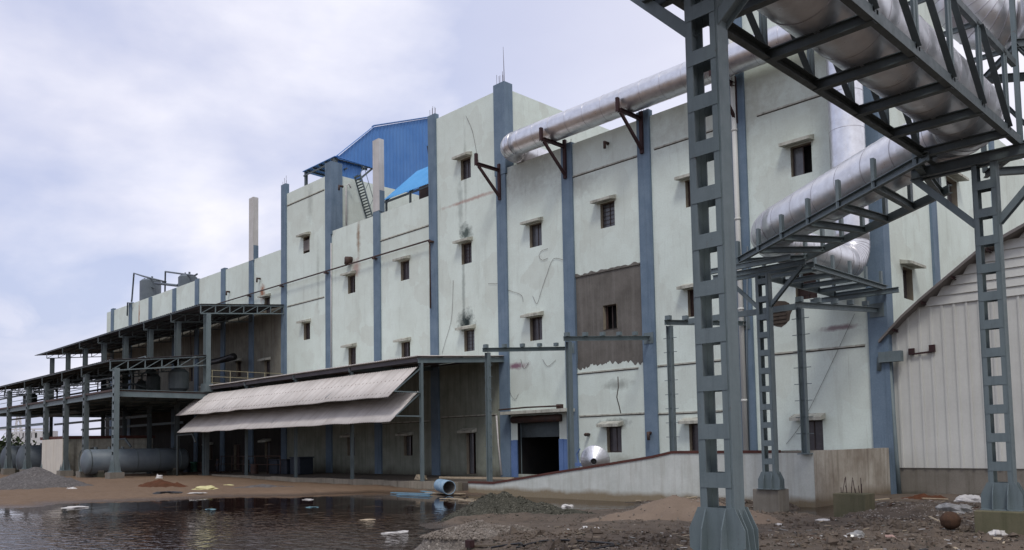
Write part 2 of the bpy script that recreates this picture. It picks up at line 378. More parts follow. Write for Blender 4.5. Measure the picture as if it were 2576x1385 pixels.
def single(mb, name, mat, label, cat, group=None, base=None, smooth=False):
    """one-mesh thing with its origin at its base"""
    b = Vector(base) if base is not None else Vector((sum(v.x for v in mb.v)/len(mb.v), sum(v.y for v in mb.v)/len(mb.v), min(v.z for v in mb.v)))
    mb.v = [v-b for v in mb.v]
    o = mb.build(name, mat, None, smooth); o.location = b; ORG[o.name] = b
    return tag(o, label, cat, group)
def copy_thing(o, delta, label, parent=None):
    c = o.copy(); COL.objects.link(c); c.parent = parent
    if parent is None: c.location = o.location+Vector(delta); c['label'] = label; ORG[c.name] = c.location.copy()
    for ch in o.children: copy_thing(ch, None, None, c)
    return c
def angled(o, deg): o.data.set_sharp_from_angle(angle=radians(deg)) if hasattr(o.data, 'set_sharp_from_angle') else None

# ------------------------------------------------------------------ ground
POND = [(-260, 1295), (0, 1279), (97, 1277), (156, 1267), (253, 1263), (370, 1259), (437, 1257), (534, 1251), (631, 1249), (748, 1248), (846, 1243), (924, 1240),
        (1013, 1243), (1120, 1246), (1240, 1250), (1400, 1247), (1560, 1258), (1600, 1270), (1560, 1284), (1430, 1287), (1300, 1285), (1222, 1285), (1140, 1304), (1060, 1322),
        (1080, 1331), (1200, 1330), (1320, 1334), (1392, 1340), (1385, 1349), (1290, 1349), (1130, 1343), (1085, 1356), (1062, 1390), (1050, 1480), (1000, 1750), (-500, 1800)]
PW = [wz(x, y, 0).xy for x, y in POND]
PUD = [(2015, 1272), (2080, 1264), (2180, 1292), (2260, 1300), (2330, 1306), (2230, 1322), (2120, 1312), (2040, 1290)]
PUDZ = .16
PUW = [wz(x, y, PUDZ).xy for x, y in PUD]
def sdist(p, poly):
    ins = False; best = 1e9; n = len(poly)
    for i in range(n):
        a = poly[i]; b = poly[(i+1) % n]
        if (a.y > p.y) != (b.y > p.y) and p.x < (b.x-a.x)*(p.y-a.y)/(b.y-a.y)+a.x: ins = not ins
        e = b-a; t = max(0, min(1, (p-a).dot(e)/max(e.length_squared, 1e-9))); best = min(best, (p-a-e*t).length)
    return -best if ins else best
CTRL = [(1250, 1383, .75), (1400, 1385, .8), (1600, 1385, 1.05), (1830, 1400, 1.5), (2000, 1385, 1.35), (2200, 1385, 1.2), (2530, 1385, 1.15), (2500, 1350, .6), (2300, 1340, .6), (2135, 1296, .3),
        (1935, 1292, .06), (2040, 1262, .42), (1850, 1255, .40), (1600, 1241, .40), (1380, 1235, .35), (2225, 1238, .1), (2300, 1270, .55), (2400, 1262, .45), (2545, 1290, .5), (1700, 1330, .8), (1600, 1290, .25),
        (1100, 1232, .15), (900, 1225, .3), (620, 1222, .3), (400, 1215, .55), (290, 1207, .75), (150, 1205, .7), (0, 1230, .4), (0, 1262, .15), (500, 1235, .2), (1760, 1300, .6), (2050, 1330, .5), (2150, 1350, .8)]
CW = [(wz(x, y, z).xy, z) for x, y, z in CTRL]+[(Vector((-6., 8.)), 1.5), (Vector((2., 5.)), 1.6), (Vector((-14., 6.)), 1.0), (Vector((8., 20.)), 1.0), (Vector((20., 0.)), 1.5), (Vector((-200., 0.)), .3), (Vector((-100., 90.)), .2), (Vector((60., 60.)), .4), (Vector((-160, 40.)), .3), (Vector((0., -60.)), 1.2), (Vector((0., 45.)), .3)]
def smooth(t): t = max(0., min(1., t)); return t*t*(3-2*t)
def gh(x, y, detail=True):
    p = Vector((x, y)); s = w = 0
    for c, z in CW:
        k = 1/((p-c).length_squared+.05)**1.6; s += k*z; w += k
    h = max(s/w, .05)
    near = -130 < x < 20 and 0 < y < 60
    if near:
        d = sdist(p, PW)
        if detail: d += .35*noise.noise(Vector((x*.9, y*.9, 1)))
        h = h*smooth(d/3.0)+.01 if d > 0 else -.35*smooth(-d/1.5)
        if d > .1:
            d2 = sdist(p, PUW)
            if d2 < 1.2: h = PUDZ-.12+(h-PUDZ+.12)*smooth((d2+.25)/1.2) if d2 > -.25 else PUDZ-.12
        if detail and d > -.5:
            q = Vector((x, y, 0)); a = .35+.65*smooth(d/1.5)
            h += a*(.07*noise.noise(q*.55)+.07*noise.noise(q*1.7+Vector((3, 1, 4)))+.05*noise.noise(q*4.1))
    return h
def ground():
    def axis(lo, hi, st, outer_lo, outer_hi):
        a = []; v = lo
        while v <= hi: a.append(v); v += st(v) if callable(st) else st
        return sorted(outer_lo)+a+sorted(outer_hi)
    xs = axis(-128, 14, lambda v: .22 if v > -36 else (.5 if v > -70 else 1.1), [-6000, -2500, -1000, -450, -250, -170], [18, 26, 40, 70, 140, 350, 1000, 4000])
    ys = axis(4, 50, lambda v: .2 if v < 34 else .35, [-4000, -1000, -300, -100, -30, -8, 0], [54, 62, 80, 120, 200, 400, 1000, 2500, 6000])
    mb = MB(); nx = len(xs)
    vs = [(x, y, gh(x, y) if -130 < x < 20 and 0 < y < 60 else gh(x, y, False)) for y in ys for x in xs]
    mb.v = [Vector(v) for v in vs]
    mb.f = [(j*nx+i, j*nx+i+1, (j+1)*nx+i+1, (j+1)*nx+i) for j in range(len(ys)-1) for i in range(nx-1)]; mb.mi = [0]*len(mb.f)
    o = mb.build('ground', M['ground'], None, True, False); tag(o, None, None, None, 'structure')
ground()
def sheet(name, poly, z, grow=0.):
    mb = MB(); c = sum(poly, Vector((0, 0)))/len(poly)
    pts = [(p+(p-c).normalized()*grow) for p in poly]
    mb.add([(p.x, p.y, z) for p in pts], [list(range(len(pts)))])
    o = mb.build(name, M['water'], None, False, False)
    if o.data.polygons[0].normal.z < 0: o.data.flip_normals()
    return tag(o, None, None, None, 'structure')
wb = [Vector(p) for p in ((-126, 6), (-2, 6), (-2, 43), (-126, 43))]
sheet('water', wb, 0.)
# (where the ground is higher than the sheet the sheet lies under it)
sheet('puddle_water', PUW, PUDZ, 1.0)

# ------------------------------------------------------------------ factory
COLX = {}
for n, x in dict(z9=285, z8=330, z7=380, z6=440, z5=497, z4=563, z3=634, a=716, b=828, c=950, d=1092, e=1265, f=1432, g=1628, h=1868, i=2200).items():
    COLX[n] = wy(x, 600 if n in 'abcdefghi' else 740, YF)[0]
PAR = 3.55+14.38*1.65   # parapet level
TOW = 3.55+19.0*1.65    # tall block level
XE = COLX['i']+.35      # right end of the front
XL = COLX['z9']-3.0
fac = thing('factory_building', BROOT, 'long white-plastered factory with blue columns, tall towers and small hooded windows', 'factory')
WIN = []  # (xc, z0, z1, w, kind)
for x, y, hood in [(771, 637, 1), (772, 855, 1), (884.5, 738, 1), (886, 920, 1), (1019, 705, 1), (1021, 910, 1), (1172, 451, 1), (1174, 664, 1), (1181, 884, 1), (1348, 621, 1),
                   (1349, 857, 1), (1529, 572, 1), (1546, 1139, 1), (1747, 518, 1), (1753, 796, 1), (1757, 1137, 1), (2017, 440, 1), (2029, 753, 1), (2045, 1137, 1), (1027, 1147, 1),
                   (883, 1147, 1), (673, 1153, 1), (529, 1157, 1), (672, 788, 1), (672, 948, 1), (600, 948, 1), (430, 1160, 0), (395, 960, 0), (350, 985, 0), (480, 960, 0)]:
    p = wy(x, y, YF); WIN.append((p.x, p.z, p.z+1.92, 1.38, hood))
p = wy(1535, 828, YF); WIN.append((p.x, p.z, p.z+1.85, 1.3, -1))
p = wy(596, 1172, YF); WIN.append((p.x, .8, p.z+2.7, 1.7, 3))
p = wy(1186, 1190, YF); WIN.append((p.x, .9, 4.55, 1.25, 2))
DX0, DX1 = wy(1303, 1130, YF)[0], wy(1408, 1130, YF)[0]
DZ0, DZ1 = 1.0, 5.4
HOLES = [(x-w/2, x+w/2, z0, z1) for x, z0, z1, w, k in WIN]+[(DX0, DX1, DZ0, DZ1)]
def wall_holes(mb, x0, x1, z0, z1, holes, y=YF):
    hs = [h for h in holes if h[0] > x0 and h[1] < x1]
    xs = sorted({x0, x1, *[v for h in hs for v in h[:2]]}); zs = sorted({z0, z1, *[v for h in hs for v in h[2:] if z0 < v < z1]})
    for i in range(len(xs)-1):
        run = None
        for j in range(len(zs)-1):
            cx, cz = (xs[i]+xs[i+1])/2, (zs[j]+zs[j+1])/2
            hole = any(h[0] < cx < h[1] and h[2] < cz < h[3] for h in hs)
            if not hole:
                if run is None: run = zs[j]
            if (hole or j == len(zs)-2) and run is not None:
                top = zs[j] if hole else zs[j+1]
                mb.add([(xs[i], y, run), (xs[i+1], y, run), (xs[i+1], y, top), (xs[i], y, top)], [(0, 1, 2, 3)]); run = None
# mortar patch bay f-g
mz0, mz1 = wy(1530, 905, YF)[2], wy(1530, 682, YF)[2]
fx, gx = COLX['f']+.35, COLX['g']-.4
mb = MB()
xa, xb_, xd, xe, xh = COLX['a'], COLX['b'], COLX['d'], COLX['e'], COLX['h']
t1 = wy(720, 489, YF).z; t2 = wy(1250, 229, YF).z
SHADE_TOP = zd0 = (8.3-3)*1.1786+3.55  # top edge of the wall band with the painted deck shade
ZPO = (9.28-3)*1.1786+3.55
wall_holes(mb, xa-.3, xb_+.5, ZPO, t1, HOLES); wall_holes(mb, xb_+.5, xd-.3, ZPO, PAR, HOLES); wall_holes(mb, xd-.3, xe, ZPO, t2, HOLES)
wall_holes(mb, xe, xe+.45, -1, t2, HOLES)
mbs = MB(); wall_holes(mbs, xa-.3, xe, -1, ZPO, HOLES); mbs.build('porch_back_wall', M['shade'], fac, False, False)  # wall colour carries the porch shade
wall_holes(mb, xe+.45, fx, -1, PAR, HOLES); wall_holes(mb, gx, xh-.3, -1, PAR, HOLES); wall_holes(mb, xh-.3, XE, -1, TOW, HOLES)
wall_holes(mb, XL, xa-.3, 20.45, PAR, HOLES)
mbs = MB(); wall_holes(mbs, XL, xa-.3, SHADE_TOP, 20.45, HOLES); mbs.build('shade_painted_deck_wall', M['shelt'], fac, False, False)  # wall colour carries the shade at deck level
mbs = MB(); wall_holes(mbs, XL, xa-.3, -1, SHADE_TOP, HOLES); mbs.build('shade_painted_lower_wall', M['deepshade'], fac, False, False)  # wall colour carries the deep shade below the deck
wall_holes(mb, fx, gx, -1, mz0, HOLES); wall_holes(mb, fx, gx, mz1, PAR, HOLES)
mb.build('wall', M['plaster'], fac, False, False)
mb = MB(); wall_holes(mb, fx, gx, mz0, mz1, HOLES, YF+.05); mb.box(fx, gx, YF+.002, YF+.05, mz0-.02, mz0); 
mb.build('bare_render_panel', M['mortar'], fac, False, False)
mb = MB()   # broken plaster edge along the patch
r = random.Random(3); n = 60
for k in range(n):
    xa = fx+(gx-fx)*k/n; xb = fx+(gx-fx)*(k+1)/n
    h = .10+.22*max(0, noise.noise(Vector((k*.22, 0, 0)))+.3); mb.box(xa, xb, YF-.03, YF+.04, mz1, mz1+h)
mb.build('ragged_render_edge', M['mortar'], fac)
mb = MB(); tip = []
for k in range(141):
    u = k/140; h = .35+.45*noise.noise(Vector((u*5, 5, 0)))+.28*noise.noise(Vector((u*23, 2, 0)))+.12*noise.noise(Vector((u*60, 9, 0))); tip.append((fx+(gx-fx)*u, YF-.006, mz0-max(h, .03)))
mb.prism(tip+[(gx, YF-.006, mz0), (fx, YF-.006, mz0)], (0, .03, 0)); mb.build('ragged_render_edge', M['mortar'], fac)
# body: parapet thickness, roof, side and back walls
def block(x0, x1, y1, z1, name, faces='rlbt', zb=PAR):
    mb = MB(); y0 = YF
    if 'f' in faces: mb.add([(x0, y0, zb), (x1, y0, zb), (x1, y0, z1), (x0, y0, z1)], [(0, 1, 2, 3)])
    if 'r' in faces: mb.add([(x1, y0, zb), (x1, y1, zb), (x1, y1, z1), (x1, y0, z1)], [(0, 1, 2, 3)])
    if 'l' in faces: mb.add([(x0, y1, zb), (x0, y0, zb), (x0, y0, z1), (x0, y1, z1)], [(0, 1, 2, 3)])
    if 'b' in faces: mb.add([(x1, y1, zb), (x0, y1, zb), (x0, y1, z1), (x1, y1, z1)], [(0, 1, 2, 3)])
    if 't' in faces: mb.add([(x0, y0+.25, z1-.6), (x1-.25, y0+.25, z1-.6), (x1-.25, y1, z1-.6), (x0, y1, z1-.6)], [(0, 1, 2, 3)])
    # parapet caps
    mb.box(x0, x1, y0+.004, y0+.25, z1-.9, z1+.003); mb.box(x1-.25, x1-.002, y0+.25, y1, z1-.9, z1+.003)
    return mb.build(name, M['plaster'], fac, False, False)
mb = MB()
mb.add([(XL, YF, -1), (XL, 96, -1), (XL, 96, PAR), (XL, YF, PAR)], [(0, 1, 2, 3)])
mb.add([(XE, 96, -1), (XL, 96, -1), (XL, 96, PAR), (XE, 96, PAR)], [(0, 1, 2, 3)])
mb.box(XL, XE, YF+.003, YF+.25, PAR-1.2, PAR+.004)
mb.add([(XL, YF+.3, PAR-1), (XE, YF+.3, PAR-1), (XE, 96, PAR-1), (XL, 96, PAR-1)], [(0, 1, 2, 3)])
mb.build('roof', M['asbdk'], fac, False, False)
# side wall (right) with windows
SW = []
for x0_, y0_, x1_, y1_ in [(2272.6, 683.9, 2296.5, 753.5), (2382, 455, 2408, 519)]:
    a = wx(x0_, (y0_+y1_)/2, XE); b = wx(x1_, (y0_+y1_)/2, XE); z0 = wx((x0_+x1_)/2, y1_, XE).z; SW.append((a.y, b.y, z0, z0+1.95))
SW.append((wx(2495, 600, XE).y, wx(2495, 600, XE).y+1.4, 12., 14.))
mb = MB(); ys = sorted({YF, 96., *[v for h in SW for v in h[:2]]}); zs = sorted({-1, PAR, *[v for h in SW for v in h[2:]]})
for i in range(len(ys)-1):
    for j in range(len(zs)-1):
        cy, cz = (ys[i]+ys[i+1])/2, (zs[j]+zs[j+1])/2
        if any(h[0] < cy < h[1] and h[2] < cz < h[3] for h in SW): continue
        mb.add([(XE, ys[i], zs[j]), (XE, ys[i+1], zs[j]), (XE, ys[i+1], zs[j+1]), (XE, ys[i], zs[j+1])], [(0, 1, 2, 3)])
mb.build('side_wall', M['plaster'], fac, False, False)
# tall blocks
xa, xb_, xd, xe, xh = COLX['a'], COLX['b'], COLX['d'], COLX['e'], COLX['h']
t1 = wy(720, 489, YF).z; t2 = wy(1250, 229, YF).z
block(xa-.3, xb_+.5, 62, t1, 'tower_wall', 'rlbt')
block(xd-.3, xe+.45, 63.5, t2, 'tower_wall', 'rlbt')
block(xh-.3, XE, 62, TOW, 'tower_wall', 'rlbt')
def interior(mb, x0, x1, y0, y1, z0, z1):
    mb.add([(x0, y0, z0), (x1, y0, z0), (x1, y0, z1), (x0, y0, z1), (x0, y1, z0), (x1, y1, z0), (x1, y1, z1), (x0, y1, z1)], [(4, 5, 6, 7), (0, 4, 7, 3), (1, 2, 6, 5), (3, 7, 6, 2), (0, 1, 5, 4)])
# windows
def window(x, z0, z1, w, kind):
    D = .38
    mb = MB(); x0, x1 = x-w/2, x+w/2
    mb.add([(x0, YF, z0), (x1, YF, z0), (x1, YF, z1), (x0, YF, z1), (x0, YF+D, z0), (x1, YF+D, z0), (x1, YF+D, z1), (x0, YF+D, z1)],
           [(0, 4, 7, 3), (1, 2, 6, 5), (3, 7, 6, 2), (0, 1, 5, 4)])
    o = mb.build('window' if kind < 2 else 'doorway', M['reveal'], fac, False, False)
    mb = MB(); y = YF+D-.06; t = .07
    mb.box(x0, x0+t, y, y+.05, z0, z1); mb.box(x1-t, x1, y, y+.05, z0, z1); mb.box(x0+t, x1-t, y, y+.05, z0, z0+t); mb.box(x0+t, x1-t, y, y+.05, z1-t, z1); mb.box(x-.03, x+.03, y, y+.05, z0+t, z1-t)
    mb.build('frame', M['wood'], o)
    mb = MB(); yy = YF+D-.02
    if kind == -1: mb.box(x0+t, x0+t+.12, yy, yy+.01, z0, z1)
    elif RND.random() < .3 or kind >= 2: mb.add([(x0+t, yy, z0), (x, yy, z0), (x, yy, z1), (x0+t, yy, z1)], [(0, 1, 2, 3)])
    else: mb.add([(x0+t, yy, z0), (x1-t, yy, z0), (x1-t, yy, z1), (x0+t, yy, z1)], [(0, 1, 2, 3)])
    mb.build('shutter', M[RND.choice(['pane', 'pane', 'pane2', 'pane3'])], o, False, False)
    if 0 <= kind < 2 and RND.random() < .45:
        mb = MB()
        for q in range(1, 6): mb.box(x0+t, x1-t, YF+D-.10, YF+D-.08, z0+(z1-z0)*q/6, z0+(z1-z0)*q/6+.025)
        mb.build('grille', M['iron'], o)
    mb = MB(); interior(mb, x0, x1, YF+D, YF+D+.5, z0, z1); mb.build('dark_opening', M['dark'], o, False, False)
    if kind == 1 or kind == 2:
        mb = MB(); hw = w/2+.42
        zt = z1+.10
        mb.add([(x-hw, YF+.01, zt), (x+hw*.8, YF+.01, zt), (x+hw*.8, YF-.72, zt-.10), (x-hw, YF-.72, zt-.10),
                (x-hw, YF+.01, zt+.34), (x+hw*.8, YF+.01, zt+.34), (x+hw*.8, YF-.72, zt+.10), (x-hw, YF-.72, zt+.10)],
               [(0, 1, 2, 3), (4, 7, 6, 5), (0, 3, 7, 4), (1, 5, 6, 2), (3, 2, 6, 7), (0, 4, 5, 1)])
        mb.build('sunshade', M['trim'], o)
for w in WIN: window(*w)
for y0, y1, z0, z1 in SW:
    mb = MB(); D = .38
    mb.add([(XE, y0, z0), (XE, y1, z0), (XE, y1, z1), (XE, y0, z1), (XE-D, y0, z0), (XE-D, y1, z0), (XE-D, y1, z1), (XE-D, y0, z1)], [(0, 4, 7, 3), (1, 2, 6, 5), (3, 7, 6, 2), (0, 1, 5, 4)])
    o = mb.build('window', M['reveal'], fac, False, False)
    mb = MB(); mb.box(XE-D, XE-D+.05, y0, y1, z0, z0+.08); mb.box(XE-D, XE-D+.05, y0, y1, z1-.08, z1); mb.box(XE-D, XE-D+.05, (y0+y1)/2-.04, (y0+y1)/2+.04, z0, z1); mb.build('frame', M['wood'], o)
    mb = MB(); mb.add([(XE-D+.01, y0, z0), (XE-D+.01, y1, z0), (XE-D+.01, y1, z1), (XE-D+.01, y0, z1)], [(0, 1, 2, 3)]); mb.build('shutter', M['pane'], o, False, False)
    mb = MB(); c = (y0+y1)/2; mb.prism([(XE-.01, y0-.4, z1+.12), (XE+.7, y0-.4, z1+.02), (XE+.7, y0-.4, z1+.18), (XE-.01, y0-.4, z1+.38)], (0, y1-y0+.8, 0)); mb.build('sunshade', M['trim'], o)
# columns
TOPS = dict(z9=PAR+.3, z8=PAR+.2, z7=PAR-.1, z6=PAR-.1, z5=PAR+.1, z4=PAR+.25, z3=PAR+.1, a=wy(716, 465, YF).z, b=wy(828, 410, YF).z, c=wy(950, 528, YF).z, d=wy(1092, 289, YF).z, e=wy(1265, 209, YF).z, f=PAR+.15, g=PAR+.5, h=TOW+.5, i=TOW+.4)
for n, x in COLX.items():
    w = 1.1 if n != 'e' else 1.15
    mb = MB(); y0 = YF-.18; zt = TOPS[n]; x0 = x-w/2
    if n == 'i': mb.box(XE-.9, XE+.22, y0, YF+.75, -1, zt)
    elif n == 'e':
        mb.box(x0, x0+w, y0, YF+.3, -1, PAR-.5); mb.box(x0-.1, x0+w+.12, y0-.04, YF+.8, PAR-.5, zt)
    elif n == 'b':
        mb.box(x0, x0+w, y0, YF+.3, -1, PAR); mb.box(x0, x0+w+.15, y0-.003, YF+1.3, PAR-.4, zt)
    else: mb.box(x0, x0+w, y0, YF+.3, -1, zt)
    o = mb.build('column', M['blue'], fac)
    if n in ('a', 'd', 'e', 'f', 'g'):
        rb = MB(); r = random.Random(n)
        for k in range(5):
            a = x0+.15+k*.2; rb.tube([(a, YF+.1*(k % 2), zt-.05), (a+r.uniform(-.05, .05), YF+.1*(k % 2), zt+r.uniform(.4, 1.1)*(1 if n in 'ade' else .3))], .018, 5)
        rb.build('rebar', M['iron'], o)
for y in (58.0, 73.4, 84.):
    yy = wx(2353, 700, XE).y if y == 58 else (wx(2510, 700, XE).y if y == 73.4 else 92)
    MB().box(XE-.05, XE+.16, yy-.5, yy+.5, -1, PAR).build('column', M['blue'], fac)
# raw column stubs above the roof
for x0p, xmp, x1p, yb, yt, n in [(938, 951, 965, 545, 352, 'c'), (631, 639, 652, 655, 497, 'z3')]:
    xl = COLX[n]-.5; zt = wy(xmp, yt, YF).z; zb = TOPS[n]
    mb = MB(); xr = xl+ (1.1 if n == 'c' else 1.15)
    dp = .45 if n == 'c' else .5; mb.box(xl, xr, YF-.2, YF+dp, zb-.2, zt)
    o = mb.build('column_stub', M['stub'], fac)
    MB().box(xr-.3, xr+.012, YF-.15, YF+dp+.02, zb-.3, zb+(1.9 if n == 'c' else 1.7)).build('paint_band', M['blue'], o)
# antenna rod
# ledges: (x0,y0,x1) along one bay
def ledge(p, q, h=.10, d=.07):
    a = wy(*p, YF); b = wy(*q, YF); z = (a.z+b.z)/2
    mb = MB(); mb.box(a.x, b.x, YF-d, YF+.02, z, z+h); mb.build('ledge', M['trim'], fac)
    mb = MB(); mb.box(a.x, b.x, YF-.012, YF+.01, z-.07, z-.001); mb.build('shade_grime_line', M['darkline'], fac)  # dark strip: shade below the drip edge and dirt in one colour
for p, q in [((1441, 448), (1612, 390)), ((1453, 942), (1606, 927)), ((1458, 1048), (1630, 1042)), ((1646, 377), (1852, 310)), ((1655, 921), (1853, 906)), ((1655, 1041), (1853, 1036)), ((1904, 293), (2175, 205)),
             ((1934, 894), (2176, 870)), ((723, 518), (816, 479)), ((956, 607), (1080, 569)), ((723, 772), (816, 749)), ((1110, 1050), (1250, 1046)), ((960, 1070), (1080, 1058))]: ledge(p, q)
# door: shutter, hood, dado
dc = (DX0+DX1)/2
o = MB(); 
for k in range(13): o.tube([(DX0+.05, YF+.42, DZ1-.12-k*.1), (DX1-.05, YF+.42, DZ1-.12-k*.1)], .06, 8)
rs = o.build('roller_shutter', M['steeldk'], fac, True)
mb = MB(); mb.tube([(DX0-.35, YF-.2, DZ1+.12), (DX1+.35, YF-.2, DZ1+.12)], .30, 12); mb.build('shutter_drum', M['iron'], rs, True)
mb = MB(); interior(mb, DX0, DX1, YF, YF+9, DZ0-.3, DZ1); mb.build('dark_opening', M['dark'], rs, False, False)
for s in (DX0+.05, DX1-.11): MB().box(s, s+.06, YF+.3, YF+.36, DZ0, DZ1).build('guide_rail', M['steel'], rs)
hx0, hx1 = wy(1258, 1036, YF-1.2)[0], wy(1424, 1036, YF-1.2)[0]; hz = wy(1340, 1040, YF-1.2).z
mb = MB(); mb.box(hx0, hx1, YF-1.2, YF, hz, hz+.25); hd = mb.build('door_hood', M['trim'], fac)
mb = MB(); mb.tube([(hx0-.2, YF-1.15, hz+.42), (hx0+3, YF-1.1, hz+.5), (hx1-.5, YF-1.2, hz+.45)], .07, 6); mb.box(hx1-1.2, hx1-.8, YF-1, YF-.6, hz+.25, hz+.6); mb.build('loose_pipe', M['iron'], hd)
dz = wy(1300, 1108, YF).z
mb = MB(); mb.box(COLX['e']+.56, DX0, YF-.02, YF+.05, .4, dz); mb.box(DX1, COLX['f']-.56, YF-.02, YF+.05, .4, dz); mb.box(DX0-.45, DX0-.001, YF-.10, YF+.3, .4, dz+.02); mb.box(DX1+.001, DX1+.45, YF-.10, YF+.3, .4, dz+.02); mb.build('blue_dado', M['dado'], fac)
# hole knocked through the wall with brick showing
hp = wy(1958, 785, YF); mb = MB(); pts = []
for k in range(18):
    a = 2*pi*k/18; rr = 1+.22*noise.noise(Vector((k*.9, 2, 2)))
    pts.append((hp.x+cos(a)*.95*rr, YF-.015, hp.z+sin(a)*.95*rr*(1 if sin(a) < 0 else .75)))
mb.prism(pts, (0, .02, 0))
for k in range(5): mb.box(hp.x-.6+.07*(k % 2), hp.x+.55, YF-.06, YF-.02, hp.z-.75+k*.24, hp.z-.60+k*.24)
mb.build('broken_hole', M['brick'], fac)
# drain pipes and cables fixed to the walls
def wpath(pts, y=YF-.05): return [wy(px_, py_, y) for px_, py_ in pts]
def cable(pts, r=.013, mat='iron', name='cable', y=YF-.06, par=None):
    P = [v for v in wpath(pts, y)]
    if len(P) > 2 and r < .04:
        Q = []
        for i in range(len(P)-1):
            a, b, c, d = P[max(i-1, 0)], P[i], P[i+1], P[min(i+2, len(P)-1)]
            for k in range(5):
                u = k/5; Q.append(.5*((2*b)+(c-a)*u+(2*a-5*b+4*c-d)*u*u+(3*b-a-3*c+d)*u**3))
        P = Q+[P[-1]]
    return MB().tube(P, r, 6).build(name, M[mat], par or fac, True)
xp = wy(1861, 700, YF-.35).x
mb = MB(); mb.tube([(xp, YF-.35, .5), (xp, YF-.35, 31)], .17, 12); 
for z in (6, 12, 18, 24): mb.tube([(xp, YF-.35, z), (xp, YF-.35, z+.15)], .20, 12)
mb.build('rain_pipe', M['cream'], fac, True)
cable([(1880, 620), (1878, 900), (1884, 1135)], .06, 'tank', 'rain_pipe', YF-.25)
cable([(833, 612), (833, 925)], .07, 'white', 'rain_pipe', YF-.12); cable([(1249, 1046), (1254, 1120), (1262, 1196)], .08, 'white', 'rain_pipe', YF-.25)
a = wx(847, 448, XL) 
mb = MB(); mb.tube([(xb_+.75, YF+1.75, PAR), (xb_+.75, YF+1.75, t1-1.1), (xb_+.95, YF+2.0, t1-.85), (xb_+1.0, YF+2.2, t1-1.3)], .09, 8); mb.build('rain_pipe', M['white'], fac, True)
cable([(1172, 292), (1188, 330), (1200, 390), (1206, 418)]); cable([(1140, 706), (1136, 800), (1120, 860), (1112, 890)])
cable([(1378, 626), (1362, 632), (1356, 645), (1364, 655), (1378, 650)]); cable([(1418, 655), (1392, 652), (1376, 690), (1364, 725), (1358, 745), (1350, 765), (1340, 745)])
cable([(1228, 714), (1265, 716), (1278, 730), (1310, 742), (1316, 760)]); cable([(1310, 905), (1318, 928), (1330, 912)]); cable([(1365, 905), (1378, 922), (1398, 906)])
cable([(1278, 950), (1284, 990), (1296, 1005), (1304, 992)]); cable([(2150, 790), (2080, 940), (2020, 1060), (1978, 1118)], .011, 'darkline')
cable([(1555, 948), (1556, 975), (1552, 1000), (1558, 1022), (1563, 1044)], .055, 'darkline', 'crack', YF+.02)
cable([(478, 790), (481, 905)], .06, 'iron', 'vent_pipe', YF-.3)
for x, y in [(1530, 362), (862, 470), (1482, 1094), (1640, 1090), (655, 702), (578, 735), (883, 655)]:
    p = wy(x, y, YF); big = .65 if x == 883 else .22
    MB().tube([p+Vector((0, .05, 0)), p+Vector((0, -.45, 0)), p+Vector((.05, -.5, -.5 if x != 1482 else 0))], [big*.6, big*.6, big*.5], 8).build('pipe_stub', M['iron'], fac, True)

# ------------------------------------------------------------------ rooftop pieces
# blue sheeted roof shed, gable plane at X = SX
SX = -66*1.1786
def k2(y, z): return (y*1.1786, (z-3)*1.1786+3.55)
shed = thing('rooftop_shed', (SX-3, 55, PAR), 'blue corrugated shed with tall gable on the factory roof left of the middle tower', 'shed')
prof = [k2(42.2, 30.5), k2(46.5, 34.6), k2(54, 37.6), k2(62, 36.2), k2(62, 24), k2(47.5, 24), k2(47.5, 30.4), k2(42.4, 30.4)]
def corr_poly(poly, X, pitch=.25, amp=.05):
    """vertical corrugated sheet in a YZ plane clipped to the polygon"""
    mb = MB(); ys = [p[0] for p in poly]; y = min(ys)+.001; prev = None; k = 0
    def span(yy):
        zs = []
        for i in range(len(poly)):
            a, b = poly[i], poly[(i+1) % len(poly)]
            if (a[0] > yy) != (b[0] > yy): zs.append(a[1]+(b[1]-a[1])*(yy-a[0])/(b[0]-a[0]))
        return (min(zs), max(zs)) if len(zs) > 1 else None
    while y < max(ys):
        s = span(y); xx = X+(amp if k % 4 in (1, 2) else 0)
        if s:
            cur = [(xx, y, s[0]), (xx, y, s[1])]
            if prev: mb.add([prev[0], cur[0], cur[1], prev[1]], [(0, 1, 2, 3)])
            prev = cur
        k += 1; y += pitch/4
    return mb
corr_poly(prof, SX, .5, .045)  .build('gable_sheet', M['bluesheet'], shed, False, False)
corr_poly([k2(42.6, 28.6), k2(45.3, 29.0), k2(45.3, 30.9), k2(42.4, 30.9)], SX-.5, .5, .05).build('side_sheet', M['bluesheet'], shed, False, False)
mb = MB()
for a, b in zip(prof[:3], prof[1:4]):
    if a is prof[0]:
        mb.prism([(SX+.2, a[0]-.1, a[1]+.08), (SX+.2, b[0], b[1]+.08), (SX+.2, b[0], b[1]+.16), (SX+.2, a[0]-.1, a[1]+.16)], (-.4, 0, 0))
        mb.prism([(SX+.1, a[0]-.3, a[1]+.05), (SX+.1, a[0]+4.5, a[1]-.1), (SX+.1, a[0]+4.5, a[1]-.02), (SX+.1, a[0]-.3, a[1]+.13)], (-7, 0, 0)); continue
    mb.prism([(SX+.25, a[0]-.15, a[1]+.08), (SX+.25, b[0], b[1]+.08), (SX+.25, b[0], b[1]+.16), (SX+.25, a[0]-.15, a[1]+.16)], (-.5, 0, 0))
mb.build('roof_sheet', M['bluesheet'], shed)
mb = MB(); z = prof[0][1]
for k in range(5): mb.channel((SX-1.3*k-.6, prof[0][0]-.4, z-.1), (SX-1.3*k-.6, prof[0][0]+4.5, z-.25), .1, .2)
for k in range(3): mb.bar((SX-6.8, prof[0][0]-.2+k*1.5, z-.45-.5*k), (SX+.1, prof[0][0]-.2+k*1.5, z-.45-.5*k), .1, .16)
